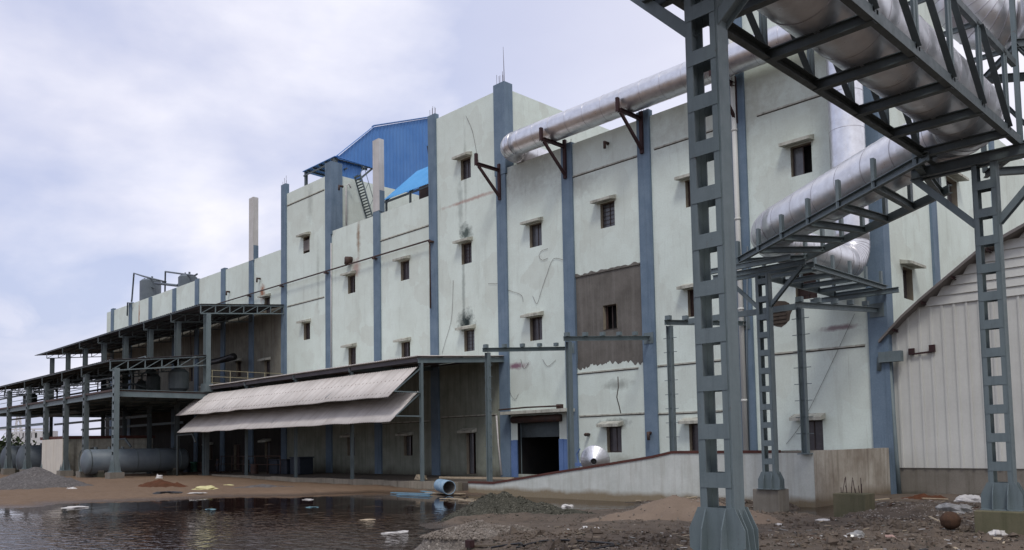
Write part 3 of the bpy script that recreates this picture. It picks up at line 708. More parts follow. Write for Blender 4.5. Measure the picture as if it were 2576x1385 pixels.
mb.bar((SX-6.6, prof[0][0], t1-.6), (SX-6.6, prof[0][0], z+.1), .3, .3); mb.bar((SX-.4, prof[0][0], t1-.8), (SX-.4, prof[0][0], z+.1), .45, .45)
mb.bar((SX-.2, 50, 31.5), (SX-.2, 55, prof[0][1]+.2), .14, .2); mb.bar((SX-.1, prof[0][0], z-.05), (SX-.1, 55.2, z-.05), .14, .25)
mb.build('frame', M['steeldk'], shed)
# bright blue lean-to roof
lt = thing('lean_to_roof', (-63, 53, PAR), 'bright sky-blue corrugated lean-to roof sheltering the terrace beside the middle tower', 'roof')
p0 = Vector(((-60.4)*1.1786, 51.3, (25.3-3)*1.1786+3.55)); W_ = 13.4; n = 200; mb = MB(); pts = []
for i in range(n+1):
    x = p0.x+W_*i/n; dz = .05 if i % 4 < 2 else -.02
    sk = 0
    pts += [(x, 51.3, p0.z+dz), (x, 56.0, p0.z+4.3+dz)]
for i in range(n): mb.add([pts[2*i], pts[2*i+2], pts[2*i+3], pts[2*i+1]], [(0, 1, 2, 3)])
mb.build('roof_sheet', M['cyansheet'], lt, False, False)
mb = MB()
for k in range(4): mb.bar((p0.x+.3+k*4.2, 51.5, PAR-1), (p0.x+.3+k*4.2, 51.5, p0.z-.05), .18, .18); mb.bar((p0.x+.3+k*4.2, 51.4, p0.z-.1), (p0.x+.3+k*4.2, 56, p0.z+4.1), .1, .18)
mb.bar((p0.x, 51.5, p0.z-.15), (p0.x+W_, 51.5, p0.z-.15), .12, .2)
mb.build('frame', M['steeldk'], lt)
mb = MB(); mb.box(p0.x-1, p0.x+W_, 57, 57.3, PAR-1, p0.z+4.4); mb.build('back_wall', M['iron'], lt)
# ladder
la = [wx(764+.195*a, 272.9+.195*b, xb_+.9) for a, b in ((655, 880), (800, 1384))]
d = (la[1]-la[0]); lb = la[1]+d*.25
lad = thing('roof_ladder', lb, 'grey steel ladder leaning on the side of the left tower above the roof', 'ladder')
o2 = Vector((1.15, .0, 0)); mb = MB(); mb.bar(la[0], lb, .1, .14); mb.bar(la[0]+o2, lb+o2, .1, .14); mb.build('rail', M['steel'], lad)
for k in range(18): c = la[0]+(lb-la[0])*((k+.5)/18); MB().bar(c, c+o2, .26, .04).build('rung', M['steel'], lad)
mb = MB(); up = Vector((.0, .5, 1.0)); mb.tube([la[0]+o2+up, lb+o2+up], .035, 6)
for k in range(4): c = la[0]+o2+(lb-la[0])*(k/3); mb.tube([c, c+up], .03, 6)
mb.build('handrail', M['steel'], lad)
cable([(1081, 440), (1079, 400), (1075, 368), (1085, 368)], .05, 'black', 'roof_pipe', YF+.2)
# lightning rod on the middle tower
mb = MB(); b = Vector((COLX['e']+.2, YF+.3, TOPS['e'])); mb.tube([b, b+Vector((0, 0, 1.2)), b+Vector((-.05, 0, 3.4))], [.04, .03, .012], 6)
single(mb, 'lightning_rod', M['iron'], 'thin lightning rod rising from the blue column of the middle tower', 'lightning rod')
# roof vessels
def vessel(x0, x1, yt, yb, y, label):
    a = wy(x0, (yt+yb)/2, y); b = wy(x1, (yt+yb)/2, y); r = (x1-x0)*(.716*abs(a.x)+.695*y)/F/2; c = (a+b)/2; zt = wy((x0+x1)/2, yt, y).z
    t = thing('roof_vessel', (c.x, y, PAR-1), label, 'tank', 'steel vessels on the factory roof')
    MB().lathe((c.x, y, PAR-1), (0, 0, 1), [(0, 0), (0, r), (zt-PAR+1-.45, r), (zt-PAR+1-.15, r*.8), (zt-PAR+1, r*.3), (zt-PAR+1, 0)], 24).build('shell', M['tank'], t, False)
    m = MB()
    m.tube([(c.x-r*.7, y, zt-.1), (c.x-r*.7, y, zt+.5)], .12, 8); m.tube([(c.x+r*.4, y, zt-.1), (c.x+r*.4, y, zt+.35)], .16, 8)
    m.tube([(c.x+r*.98, y-.3, zt-1.6), (c.x+r*1.3, y-.3, zt-1.6)], .2, 8); m.box(c.x-r-.25, c.x-r-.05, y-.4, y-.2, PAR-1, zt+.4)
    m.build('nozzle', M['tank'], t)
    return t
vessel(354, 404, 703, 757, 51, 'tall grey cylindrical vessel on the roof edge, further left of the two'); vessel(450, 496, 692, 730, 51, 'grey vessel half hidden behind the roof parapet, nearer the tower')
def pipe_thing(pts, r, name, mat, label, cat='pipe', group=None, y=50.5):
    return single(MB().tube([wy(a, b, y) for a, b in pts], r, 8), name, M[mat], label, cat, group, None, True)
pipe_thing([(331, 760), (332, 752), (337, 688), (362, 696), (417, 710), (398, 716)], .14, 'roof_pipe', 'tank', 'thin pipe looping up beside the left roof vessel')
pipe_thing([(415, 735), (416, 684), (490, 694), (496, 690)], .13, 'roof_pipe', 'tank', 'thin pipe looping up and over to the right roof vessel')
pipe_thing([(390, 713), (446, 719), (455, 713)], .2, 'roof_pipe', 'tank', 'fat short pipe joining the two roof vessels')
pipe_thing([(320, 795), (321, 762), (331, 764)], .12, 'roof_pipe', 'tank', 'short bent vent pipe at the left end of the parapet', y=YF-.4)
# long thin pipe along the front
hp0, hp1 = wy(540, 762, YF-.5), wy(1081, 612, YF-.5); zz = (hp0.z+hp1.z)/2
t = thing('wall_pipe', (hp0.x, YF-.5, zz), 'long thin brown pipe running level across the blue columns left of the middle tower', 'pipe')
MB().tube([(hp0.x, YF-.5, zz), (hp1.x, YF-.5, zz), (hp1.x, YF-.5, zz-6.5)], .085, 8).build('pipe', M['iron'], t, True)
for n in ('z3', 'a', 'b', 'c', 'd'): MB().box(COLX[n]-.2, COLX[n]+.2, YF-.6, YF-.15, zz-.22, zz-.08).build('clamp', M['iron'], t)

# ------------------------------------------------------------------ steel platform with two roofs (left)
XR = COLX['a']; K = 1.1786
y1, y2 = 25.1*K, 33.3*K
def kz(z): return (z-3)*K+3.55
XLP = wy(110, 900, y2)[0]-.5; XLD = -143.
pf = thing('steel_platform', (XR, y1, 0), 'two-storey open steel platform with dark mono-pitch roofs along the left half of the factory', 'platform')
zd = kz(8.3)
px1 = [wy(x, 1100, y1)[0] for x in (290, 215, 165, 115, 70, 22)]; px1 += [px1[-1]-8*k for k in (1, 2)]
px2 = [wy(x, 880, y2)[0] for x in (521, 447, 378, 316, 262, 215, 172, 132)]
pz1 = 1.4
def lattice(mb, x, y, z0, z1, w=.62, d=.36):
    for s in (-1, 1): mb.channel((x+s*w/2, y, z0), (x+s*w/2, y, z1), .1, d, -s if False else (1 if s < 0 else -1), .02, (0, 1, 0))
mbd = MB()
for i, x in enumerate(px1):
    mb = MB(); w, d = .7, .45
    for s in (-1, 1):
        mb.box(x+s*w/2-.04, x+s*w/2+.04, y1-d/2, y1+d/2, pz1, kz(10.1)); 
        for q in (-1, 1): mb.box(x+s*(w/2-.04)-.02, x+s*(w/2-.14), y1+q*d/2-.02, y1+q*d/2+.02, pz1, kz(10.1))
    z = pz1+.3
    while z < kz(10): mb.box(x-w/2+.05, x+w/2-.05, y1-d/2-.03, y1-d/2-.01, z, z+.55); mb.box(x-w/2+.05, x+w/2-.05, y1+d/2+.01, y1+d/2+.03, z, z+.55); z += .85
    o = mb.build('post', M['steeldk'] if i else M['steel'], pf)  # inner posts in darker steel, platform shade put into the colour
    mb = MB(); mb.box(x-.62, x+.62, y1-.5, y1+.5, pz1-.05, pz1+.02)
    for s in (-1, 0, 1): mb.prism([(x+s*.3-.02, y1-.5, pz1), (x+s*.3-.02, y1+.5, pz1), (x+s*.3-.02, y1+.3, pz1+1.2), (x+s*.3-.02, y1-.3, pz1+1.2)], (.04, 0, 0))
    mb.prism([(x-.62, y1-.27, pz1), (x+.62, y1-.27, pz1), (x+.4, y1-.27, pz1+1.2), (x-.4, y1-.27, pz1+1.2)], (0, .03, 0)); mb.build('base_flare', M['steel'], o)
    MB().box(x-.7, x+.7, y1-.7, y1+.7, -1, pz1-.05).build('footing', M['concrete'], o)
for i, x in enumerate(px2):
    mb = MB(); mb.ibeam((x, y2, zd), (x, y2, kz(15.7)), .5, .8, .05, (1, 0, 0)); o = mb.build('upper_post', M['steeldk'] if i else M['steel'], pf)  # all but the end post take the darker, shade-toned steel
    MB().box(x-.6, x+.6, y2-.45, y2+.45, zd, zd+.9).build('base_flare', M['steel'], o)
    MB().ibeam((x, y2, -1), (x, y2, zd), .4, .5, .05, (1, 0, 0)).build('lower_post', M['steeldk'], pf)
# deck
MB().box(XLD, XR+.2, y1-.2, YF-.2, zd-.22, zd-.02).build('deck', M['iron'], pf)
mb = MB(); mb.ibeam((XLD, y1, zd-.4), (XR+.3, y1, zd-.4), .3, .75, .05); mb.ibeam((XR+.15, y1, zd-.4), (XR+.15, YF-.2, zd-.4), .3, .75, .05)
for x in px2: mb.ibeam((x, y1, zd-.4), (x, YF-.2, zd-.4), .3, .7, .05)
for k in range(9): mb.ibeam((XLD, y1+2.4*(k+1), zd-.4), (XR, y1+2.4*(k+1), zd-.4), .2, .4, .04)
mb.ibeam((XLD, y1, kz(5.9)), (px1[3], y1, kz(5.9)), .2, .3, .04); mb.ibeam((XLD, y2+4, kz(5.9)), (px1[2], y2+4, kz(5.9)), .2, .3, .04); mb.ibeam((XLD, y2, kz(6.6)), (px1[2], y2, kz(6.6)), .2, .3, .04)
mb.build('deck_beam', M['steel'], pf)
# roofs
def monopitch(x0, x1, ya, za, yb, zb, name, mat, pitch=.35, th=.04):
    n = int((x1-x0)/(pitch/4)); mb = MB(); a = []
    for i in range(n+1):
        x = x0+(x1-x0)*i/n; dz = .045*cos(2*pi*i/4.0); a += [(x, ya, za+dz), (x, yb, zb+dz)]
    mb.v = [Vector(v) for v in a]; mb.f = [(2*i, 2*i+2, 2*i+3, 2*i+1) for i in range(n)]; mb.mi = [0]*n
    return mb.build(name, mat, pf, False, False)
zrf1, zrb1 = kz(16.55), kz(17.35)
monopitch(XLP-1.5, XR+.3, y2-.9, zrf1-.06, YF-.2, zrb1, 'upper_roof', M['roofdk'], .6)
zrf2, zrb2 = kz(10.85), kz(11.8)
monopitch(XLD, XR+.3, y1-.6, zrf2-.06, y2+.3, zrb2, 'lower_roof', M['roofdk'], .6)
def rafter(x, ya, za, yb, zb, dpt, n, name='roof_truss'):
    mb = MB(); a, b = Vector((x, ya, za)), Vector((x, yb, zb)); c, d_ = a-Vector((0, 0, dpt)), b-Vector((0, 0, dpt))
    mb.bar(a, b, .12, .12); mb.bar(c, d_, .12, .12)
    for k in range(n+1):
        t = k/n; mb.bar(a.lerp(b, t), c.lerp(d_, t), .1, .1)
        if k < n: mb.bar(c.lerp(d_, t), a.lerp(b, t+1/n), .07, .07)
    mb.build(name, M['steel'] if x > XR-2 else M['steeldk'], pf)  # inner trusses in the darker, shade-toned steel
for x in [XR+.1]+px2[1:]: rafter(x, y2-.8, zrf1-.2, YF-.2, zrb1-.2, .9, 6)
for x in [XR+.1]+px1[1:]: rafter(x, y1-.5, zrf2-.2, y2+.2, zrb2-.2, .95, 6)
mb = MB()
for k in range(7): t = k/6; mb.bar((XLP, y2-.8+t*(YF-.4-y2+.8), zrf1-.14+t*(zrb1-zrf1)), (XR+.1, y2-.8+t*(YF-.4-y2+.8), zrf1-.14+t*(zrb1-zrf1)), .08, .14)
for k in range(6): t = k/5; mb.bar((XLD, y1-.5+t*(y2-y1+.5), zrf2-.14+t*(zrb2-zrf2)), (XR+.1, y1-.5+t*(y2-y1+.5), zrf2-.14+t*(zrb2-zrf2)), .08, .14)
mb.build('purlin', M['steeldk'], pf)
# railing at the right end of the deck
mb = MB()
for z in (1.0, 1.7, 2.4): mb.tube([(XR+.2, y2+.2, zd+z), (XR+.2, YF-.3, zd+z)], .04, 6)
for k in range(5): yy = y2+.5+k*2.1; mb.tube([(XR+.2, yy, zd), (XR+.2, yy, zd+2.4)], .05, 6)
mb.build('railing', M['railp'], pf)
mb = MB()
for z in (.6, 1.2): mb.tube([(XLD, y1, zd+z), (XR, y1, zd+z)], .04, 5)
mb.build('railing', M['steeldk'], pf)
# plant on the deck
r = random.Random(11)
for k in range(7):
    x = px2[k % 7]-3.2+r.uniform(-1, 1); y = 36+r.uniform(-3, 5); rad = r.uniform(.7, 1.1); hh = r.uniform(1.8, 2.9)
    wherel = ['closest to the right end', 'second from the right end', 'third from the right end', 'midway along the deck', 'left of the middle of the deck', 'second from the far left', 'at the far left of the deck'][k]
    t = thing('process_vessel', (x, y, zd), 'dark upright vessel on the shaded platform deck, '+wherel, 'vessel', 'process vessels on the platform deck')
    MB().lathe((x, y, zd), (0, 0, 1), [(0, 0), (.0, rad*.5), (.5, rad), (hh, rad), (hh+.4, rad*.6), (hh+.5, 0)], 16).build('shell', M['steeldk'], t)
    MB().tube([(x, y, zd+hh), (x, y, zd+hh+1.2), (x+1.5, y, zd+hh+1.4), (x+4.5, y, zd+hh+1.3)], .11, 6).build('pipe', M['steeldk'], t, True)
for k, (z, y, lab) in enumerate([(kz(9.8), y1+2, 'upper thin pipe run seen under the lower platform roof'), (kz(9.4), y1+5, 'pipe run behind the first one under the lower platform roof'), (kz(7.2), y1+3.5, 'pipe run hung beneath the platform deck at the far left'), (kz(7.6), y1+8, 'deeper pipe run beneath the platform deck at the far left')]):
    single(MB().tube([(XLD, y, z), (px1[1] if k < 2 else px1[3], y, z), (px1[1] if k < 2 else px1[3], y+2, z-.6)], .12, 8), 'pipe_run', M['steeldk'], lab, 'pipe', 'pipe runs on the platform', None, True)
r = random.Random(17)
for k in range(14):
    x = px1[0]-3-k*4.2+r.uniform(-1, 1); y = y1+r.uniform(1.5, 9); z0 = zd if k % 2 else 0
    pts = [(x, y, z0), (x, y, z0+r.uniform(2.2, 5.2)), (x+r.uniform(2, 5), y, 0), (0, 0, 0)]; h = pts[1][2]
    where = 'standing on the deck' if k % 2 else 'standing below the deck'
    single(MB().tube([(x, y, z0), (x, y, h), (x+r.uniform(1.5, 4), y+.2, h+.1), (x+4.2, y+.2, h-.8)], r.uniform(.07, .14), 7), 'riser_pipe', M['steeldk'], ['nearest', 'second', 'third', 'fourth', 'fifth', 'sixth', 'farthest'][k//2]+' thin riser pipe from the right, '+where+' at left', 'pipe', 'bent riser pipes in the platform bays', None, True)
p = wx(572, 905, XR-2)
single(MB().tube([wy(528, 912, 46), wy(560, 906, 46), wy(588, 898, 46)], [.38, .38, .45], 12), 'exhaust_duct', M['black'], 'black stubby exhaust duct poking out over the platform deck', 'duct', None, None, True)

# ------------------------------------------------------------------ porch with awnings
XP = COLX['e']; yp = 33.6*K; xpl = wy(508, 972, yp)[0]
po = thing('porch', (XP, yp, .7), 'long corrugated porch roof with two sloping awnings in front of the factory', 'porch')
def corrsheet(x0, x1, A, B, name, mat, pitch=.2, amp=.035, xs0=None, sag=0.):
    n = int((x1-x0)/(pitch/6)); mb = MB(); a = []
    A = Vector((0, *A)); B = Vector((0, *B)); nrm = Vector((1, 0, 0)).cross(B-A).normalized()
    for i in range(n+1):
        x = x0+(x1-x0)*i/n; dd = amp*cos(2*pi*i/6); sg = sag*noise.noise(Vector((x*.25, 3, 0)))
        for q in (A, A.lerp(B, .5), B): a.append(Vector((x, 0, sg if q is B else sg*.4))+q+nrm*dd)
    mb.v = a; mb.f = [f for i in range(n) for f in ((3*i, 3*i+3, 3*i+4, 3*i+1), (3*i+1, 3*i+4, 3*i+5, 3*i+2))]; mb.mi = [0]*len(mb.f)
    o = mb.build(name, mat, po, True, False)
    md = o.modifiers.new('thick', 'SOLIDIFY'); md.thickness = .012; return o
zf = wx(1050, 899, XP)[2]
corrsheet(xpl, XP+.1, (yp-.4, kz(8.86)), (YF-.05, kz(9.35)), 'roof_sheet', M['asb'], .25, .04, None, .10)
corrsheet(xpl+.3, XP-.05, (yp-.25, kz(8.12)), (31.0*K, kz(6.10)), 'awning', M['awn'], .26, .045, None, .20)
corrsheet(xpl+.4, XP-.1, (yp-.2, kz(6.52)), (31.1*K, kz(4.52)), 'awning', M['awn'], .26, .045, None, .20)
mb = MB(); mb.bar((xpl, yp-.1, kz(8.62)), (XP, yp-.1, kz(8.62)), .14, .3); 
for k in range(5): t = k/4; mb.bar((xpl, yp+t*(YF-yp-.4), kz(8.72)+t*.55), (XP, yp+t*(YF-yp-.4), kz(8.72)+t*.55), .08, .16)
mb.build('eave_beam', M['roofdk'], po)
pxs = [XP, *[wy(x, 1150, yp)[0] for x in (886, 744, 620, 512)]]
for i, x in enumerate(pxs):
    MB().ibeam((x, yp, .5), (x, yp, kz(8.4)), .22, .26, .03, (1, 0, 0)).build('post', M['steel'], po)
    mb = MB(); mb.ibeam((x, yp-.3, kz(8.55)), (x, YF-.1, kz(9.05)), .18, .38, .03); mb.build('rafter', M['steel'], po)
    for zt, zb, yb in ((8.05, 6.12, 31.0), (6.45, 4.55, 31.1)):
        mb = MB(); a = Vector((x, yp-.1, kz(zt)-.1)); b = Vector((x, yb*K+.5, kz(zb)+.35)); c = Vector((x, yp-.1, kz(zb)+.35)); mb.angle(a, b, .1); mb.angle(b, c, .1)
        mb.build('awning_bracket', M['steel'], po)
# porch floor and kerb
fl = thing('porch_floor', (XP-10, yp, 0), 'low raised cement floor with a broken whitish kerb under the porch', 'floor slab')
zfl = .74
MB().box(pxs[3]-12, COLX['f'], yp+.28, YF-.2, -1, zfl).build('slab', M['floor'], fl)
mb = MB(); x = wy(535, 1210, yp)[0]; r = random.Random(5)
while x < wy(1155, 1212, yp)[0]:
    l = r.uniform(1.2, 3.0); h = zfl+.02+(r.uniform(-.05, .02)); mb.box(x, x+l-.03, yp-.12+r.uniform(-.02, .02), yp+.27, -1, h); x += l
mb.build('kerb', M['kerb'], fl)

# portal frames
def portal(x, yb, zb, zt, beam_back, label, rungs=True, wallx=None):
    t = thing('portal_gantry', (x, yb, zb), label, 'gantry', 'bare portal gantries standing in front of the factory')
    MB().ibeam((x, yb, zb), (x, yb, zt-.15), .30, .30, .035, (1, 0, 0)).build('post', M['steel'], t)
    MB().box(x-.3, x+.3, yb-.3, yb+.3, zb-.02, zb+.04).build('base_plate', M['steel'], t)
    zb2 = beam_back
    MB().channel((x, yb-.5, zt), (x, YF-.2, zb2), .14, .3, 1, .03).build('beam', M['steel'], t)
    for k in range(5): q = k/4.6; yy = yb-.3+q*(YF-.6-yb); MB().box(x-.02, x+.30, yy-.12, yy+.12, zt+.15+q*(zb2-zt), zt+.40+q*(zb2-zt)).build('cleat', M['steel'], t)
    MB().box(x-.4, x+.4, YF-.22, YF-.182, zb2-.4, zb2+.4).build('wall_plate', M['steel'], t)
    if rungs:
        z = zb+1.
        while z < zt-.6: MB().bar((x-.45, yb, z), (x+.45, yb, z), .035, .035).build('step_rod', M['steel'], t); z += .82
    return t
def pk(c, pt, pb): 
    a = wx(*pt, COLX[c]); b = wx(*pb, COLX[c]); return a, b
for c, pt, pb, back, lab, rg in [('e', None, None, None, None, 0), ('f', (1432, 855), (1438, 1195), 0, '', 0)]: pass
def mk(c, X, pt, pb, lab, rg):
    b = wx(*pb, X); tpt = wx(pt[0], pt[1], X)
    return portal(X, b.y, b.z-.15, tpt.z, tpt.z+.75, lab, rg)
mk('f', -36.09*K, (1232, 883), (1232, 1213), 'slim grey steel portal beside the roller shutter door, left of it', True)
mk('g', -29.72*K, (1438, 855), (1438, 1193), 'grey steel portal without step rods, just right of the roller shutter door', False)
mk('h', -23.23*K, (1685, 814), (1694, 1137), 'grey steel portal with step rods on the dock just left of the big tower', True)
D_ = mk('i', -16.02*K, (2003, 768), (2027, 1135), 'grey steel portal with step rods at the dock corner below the duct rack', True)
yD = D_.location.y; zD = wx(2003, 768, -16.02*K).z
MB().channel((-16.02*K, yD, zD), (-16.02*K-6.5, yD, zD), .14, .3, 1, .03).build('purlin', M['steel'], D_)

# ------------------------------------------------------------------ loading dock
dk = thing('loading_dock', (-18.9, 39, .2), 'whitewashed dock wall with red-brown coping rising as a ramp to the corner dock', 'loading dock')
YD = yp-.55; XD = -15.75*K
tops = [(1178, 1212), (1240, 1214), (1405, 1186), (1530, 1166), (1640, 1148), (1690, 1141.5)]
tp = [wy(x, y, YD) for x, y in tops]; zt = 2.95; pts = [(p.x, min(p.z, zt)) for p in tp]; pts[-1] = (pts[-1][0], zt); pts.append((XD, zt))
mb = MB()
def cut(z): return z-.12 if z < zt-.01 else z-.12
for (xa_, za), (xb2, zb_) in zip(pts, pts[1:]):
    mb.add([(xa_, YD, -1), (xb2, YD, -1), (xb2, YD, zb_-.12), (xa_, YD, za-.12)], [(0, 1, 2, 3)])
mb.build('front_wall', M['dockw'], dk, False, False)
mb = MB()
for (xa_, za), (xb2, zb_) in zip(pts, pts[1:-1]+[(XD-1.9, zt)]):
    mb.prism([(xa_, YD-.05, za-.12), (xb2, YD-.05, zb_-.12), (xb2, YD-.05, zb_+.02), (xa_, YD-.05, za+.02)], (0, .42, 0))
mb.build('coping', M['coping'], dk)
MB().box(XD-.3, XD, YD+.003, YF-.25, -1, zt-.02).build('side_wall', M['docks'], dk)
mb = MB(); i0 = len(pts)-2
mb.prism([(p[0], YD+.31, p[1]-.15) for p in pts[:-1]]+[(XD-.31, YD+.31, zt-.1), (XD-.31, YD+.31, -1), (pts[0][0], YD+.31, -1)], (0, YF-.3-YD-.31, 0))
mb.build('dock_floor', M['floor'], dk)
# polished cone cap leaning on the wall above the ramp, small blue thing beside it
cp = wy(1497, 1157, 41.0)
single(MB().lathe(Vector((cp.x, 41.0, cp.z)), (.52, -.80, -.12), [(-.05, .92), (0, .95), (.1, .9), (.75, .22), (.8, .2), (.72, .17)], 28), 'cone_cap', M['duct'], 'shiny metal cone cap with a dark centre hole leaning at the top of the ramp', 'metal cone')
cone = bpy.data.objects['cone_cap']; ORG['cone_cap'] = cone.location.copy(); ax_ = Vector((.52, -.80, -.12)).normalized()
MB().lathe(Vector((cp.x, 41.0, cp.z)), ax_, [(.74, .005), (.745, .18)], 20).build('hole', M['dark'], cone)
bp = wy(1463, 1166, 41.5); mb = MB(); mb.box(bp.x-.8, bp.x+.5, 41.3, 41.9, bp.z-.2, bp.z+.02); mb.tube([(bp.x-.6, 41.9, bp.z), (bp.x-.75, 41.9, bp.z+.6), (bp.x-.45, 41.9, bp.z+.95)], .05, 6)
single(mb, 'blue_seat', M['dado'], 'small blue slatted seat beside the shiny cone on the ramp', 'seat')

# ------------------------------------------------------------------ right-hand shed
sh = thing('sheet_shed', (-18, 49.1, 0), 'white sheet-clad shed with dark sloping roof edge at the right of the factory', 'shed')
YS = 49.05; xs0 = wy(2238, 1000, YS)[0]; zpl = wy(2240, 1177, YS).z
re = [wy(793*0+1793.2+.366*a, 350.85+.366*b, YS-.55) for a, b in ((1170, 1385), (1300, 1220), (1430, 1100), (1820, 770), (2050, 640))]
sl = [(xs0-.2, re[0].z)]+[(p.x, p.z) for p in re[1:]]; sl.append((sl[-1][0]+14, sl[-1][1]+6.0)); sl.append((sl[-1][0]+16, sl[-1][1]-6))
def roofz(x):
    for (a, za), (b, zb) in zip(sl, sl[1:]):
        if a <= x <= b: return za+(zb-za)*(x-a)/(b-a)
    return sl[-1][1]
zup = wy(2309, 774, YS).z
mb = MB(); x = xs0; k = 0; pitch = .62
while x < xs0+34:
    for dx, w, dp in ((0, .5, 0), (.5, .04, -.05), (.54, .08, -.06)):
        xa, xb2 = x+dx, x+dx+w; yy = YS+dp
        ztA, ztB = min(roofz(xa)-.1, zup), min(roofz(xb2)-.1, zup)
        mb.add([(xa, yy, zpl), (xb2, YS+(dp if w > .05 else dp), zpl), (xb2, yy, ztB), (xa, yy, ztA)], [(0, 1, 2, 3)])
        if dp: mb.add([(xa, YS, zpl), (xa, yy, zpl), (xa, yy, ztA), (xa, YS, ztA)], [(0, 1, 2, 3)]); mb.add([(xb2, yy, zpl), (xb2, YS, zpl), (xb2, YS, ztB), (xb2, yy, ztB)], [(0, 1, 2, 3)])
    x += pitch
mb.build('wall_sheet', M['cream'], sh, False, False)
mb = MB(); z = zup; k = 0
def roofx(zq):
    for (a, za), (b, zb) in zip(sl, sl[1:]):
        if za <= zq <= zb: return a+(b-a)*(zq-za)/(zb-za)
    return sl[-2][0]
while z < sl[-2][1]:
    xl = roofx(z+.3)+.1; mb.add([(xl, YS-.09, z), (xs0+34, YS-.09, z), (xs0+34, YS-.02, z+.5), (roofx(z+.5)+.1, YS-.02, z+.5)], [(0, 1, 2, 3)]); mb.box(xl, xs0+34, YS-.10, YS-.02, z-.02, z); z += .5
mb.build('gable_sheet', M['cream'], sh, False, False)
MB().box(xs0+.05, xs0+34, YS+.06, YS+.4, -1, zpl+.02).build('plinth', M['concrete'], sh)
mb = MB()
for (a, za), (b, zb) in zip(sl, sl[1:]): mb.prism([(a, YS-.75, za-.12), (b, YS-.75, zb-.12), (b, YS-.75, zb+.05), (a, YS-.75, za+.05)], (0, 22, 0))
mb.build('roof_sheet', M['asbdk'], sh)
mb = MB(); mb.box(xs0-.05, xs0-.005, YS, YS+20, zpl, sl[0][1]); mb.build('side_sheet', M['cream'], sh)
for q in (.6, 2.2, 3.8, 5.6, 7.4): MB().channel((xs0+q, YS-.72, roofz(xs0+q)-.24), (xs0+q, YS+.3, roofz(xs0+q)-.24), .08, .16).build('purlin_end', M['rust'], sh)
g0 = wy(2225, 880, YS-.5)
mb = MB(); mb.box(xs0-.25, xs0+1.0, YS-.75, YS-.35, g0.z-.75, g0.z-.15); mb.build('gutter', M['steel'], sh)
mb = MB(); gx_ = xs0+.28; mb.tube([(gx_-.35, YS-.5, g0.z-.3), (gx_-.55, YS-.5, g0.z-.5), (gx_-.6, YS-.5, g0.z-1.2)], .14, 10); mb.tube([(gx_-.05, YS-.4, g0.z-.75), (gx_+.05, YS-.3, zpl+.5), (gx_+.1, YS-.25, .3)], .13, 10); mb.build('downpipe', M['steel'], sh, True)
p = wy(2322, 886, YS-.1)
mb = MB(); mb.box(p.x-.75, p.x-.45, YS-.22, YS-.065, p.z-.1, p.z+.25); mb.box(p.x+.35, p.x+.65, YS-.22, YS-.065, p.z-.05, p.z+.35); mb.bar((p.x-.6, YS-.15, p.z-.08), (p.x+.5, YS-.15, p.z-.03), .06, .1); mb.build('bracket', M['rust'], sh)

# ------------------------------------------------------------------ duct
R = .975; ZD = 13.42; XO = -7.7; P1 = Vector((XO, 28.0, ZD)); P2 = Vector((-19.6, 36.55, ZD)); YU = 47.2; ZU = 28.3
XLft = wy(1252, 375, YU)[0]+R
du = thing('insulated_duct', (-19.6, YU, 12), 'huge silver duct running along the parapet, down the wall and out through the overhead truss', 'duct')
def straight(a, b, ringgap=1.75, name='duct_run'):
    a = Vector(a); b = Vector(b); L = (b-a).length; n = max(2, int(L/.6))
    mb = MB(); r = random.Random(int(L*100))
    pts = [a.lerp(b, i/n) for i in range(n+1)]; mb.tube(pts, [R*(1+r.uniform(-.004, .004)) for _ in pts], 48)
    o = mb.build(name, M['duct'], du, True); 
    s = ringgap*.5; d = (b-a).normalized()
    while s < L-.2: MB().tube([a+d*s, a+d*(s+.03)], R+.01, 40).build('seam', M['seam'], o, True); s += ringgap
    return o
def elbow(c, a, b, rb, name='duct_elbow', segs=7):
    """mitred elbow at corner c between unit directions a (towards first end) and b"""
    a = Vector(a).normalized(); b = Vector(b).normalized(); th = a.angle(b); phi = pi-th; tn = rb*math.tan(phi/2)
    p = c+a*tn; q = c+b*tn; bis = (a+b).normalized(); o = c+bis*(rb/cos(phi/2))
    ax = (p-o).cross(q-o).normalized(); mb = MB(); rings = []
    ps = []
    for i in range(segs*1+1):
        m = Matrix.Rotation(phi*i/segs, 4, ax); ps.append(o+m@(p-o))
    rad = []
    mb.tube(ps, R, 48, False)
    ob = mb.build(name, M['duct'], du, True)
    for pl in ob.data.polygons: pl.use_smooth = True
    for i in range(segs+1):
        tg = (ps[min(i+1, segs)]-ps[max(i-1, 0)]).normalized(); MB().tube([ps[i]-tg*.015, ps[i]+tg*.015], R+.01, 40).build('seam', M['seam'], ob, True)
    return p, q
e1 = elbow(Vector((XLft, YU, ZU)), (0, 1, 0), (1, 0, 0), 1.25)
straight((XLft, YU+9, ZU-.2), e1[0]); e2 = elbow(Vector((-19.6, YU, ZU)), (-1, 0, 0), (0, 0, -1), 1.4)
straight(e1[1], e2[0]); e3 = elbow(Vector((-19.6, YU, ZD)), (0, 0, 1), (0, -1, 0), 1.35, segs=9)
straight(e2[1], e3[0], 2.2)
dd = (P1-P2).normalized()
e4 = elbow(P2, (0, 1, 0), dd, 4.2, segs=6); straight(e3[1], e4[0], 1.6)
e5 = elbow(P1, -dd, (0, -1, 0), 1.25, segs=3); straight(e4[1], e5[0], 1.75)
straight(e5[1], (XO, -4, ZD), 2.4)
# second duct at the upper right
Z2 = 17.6
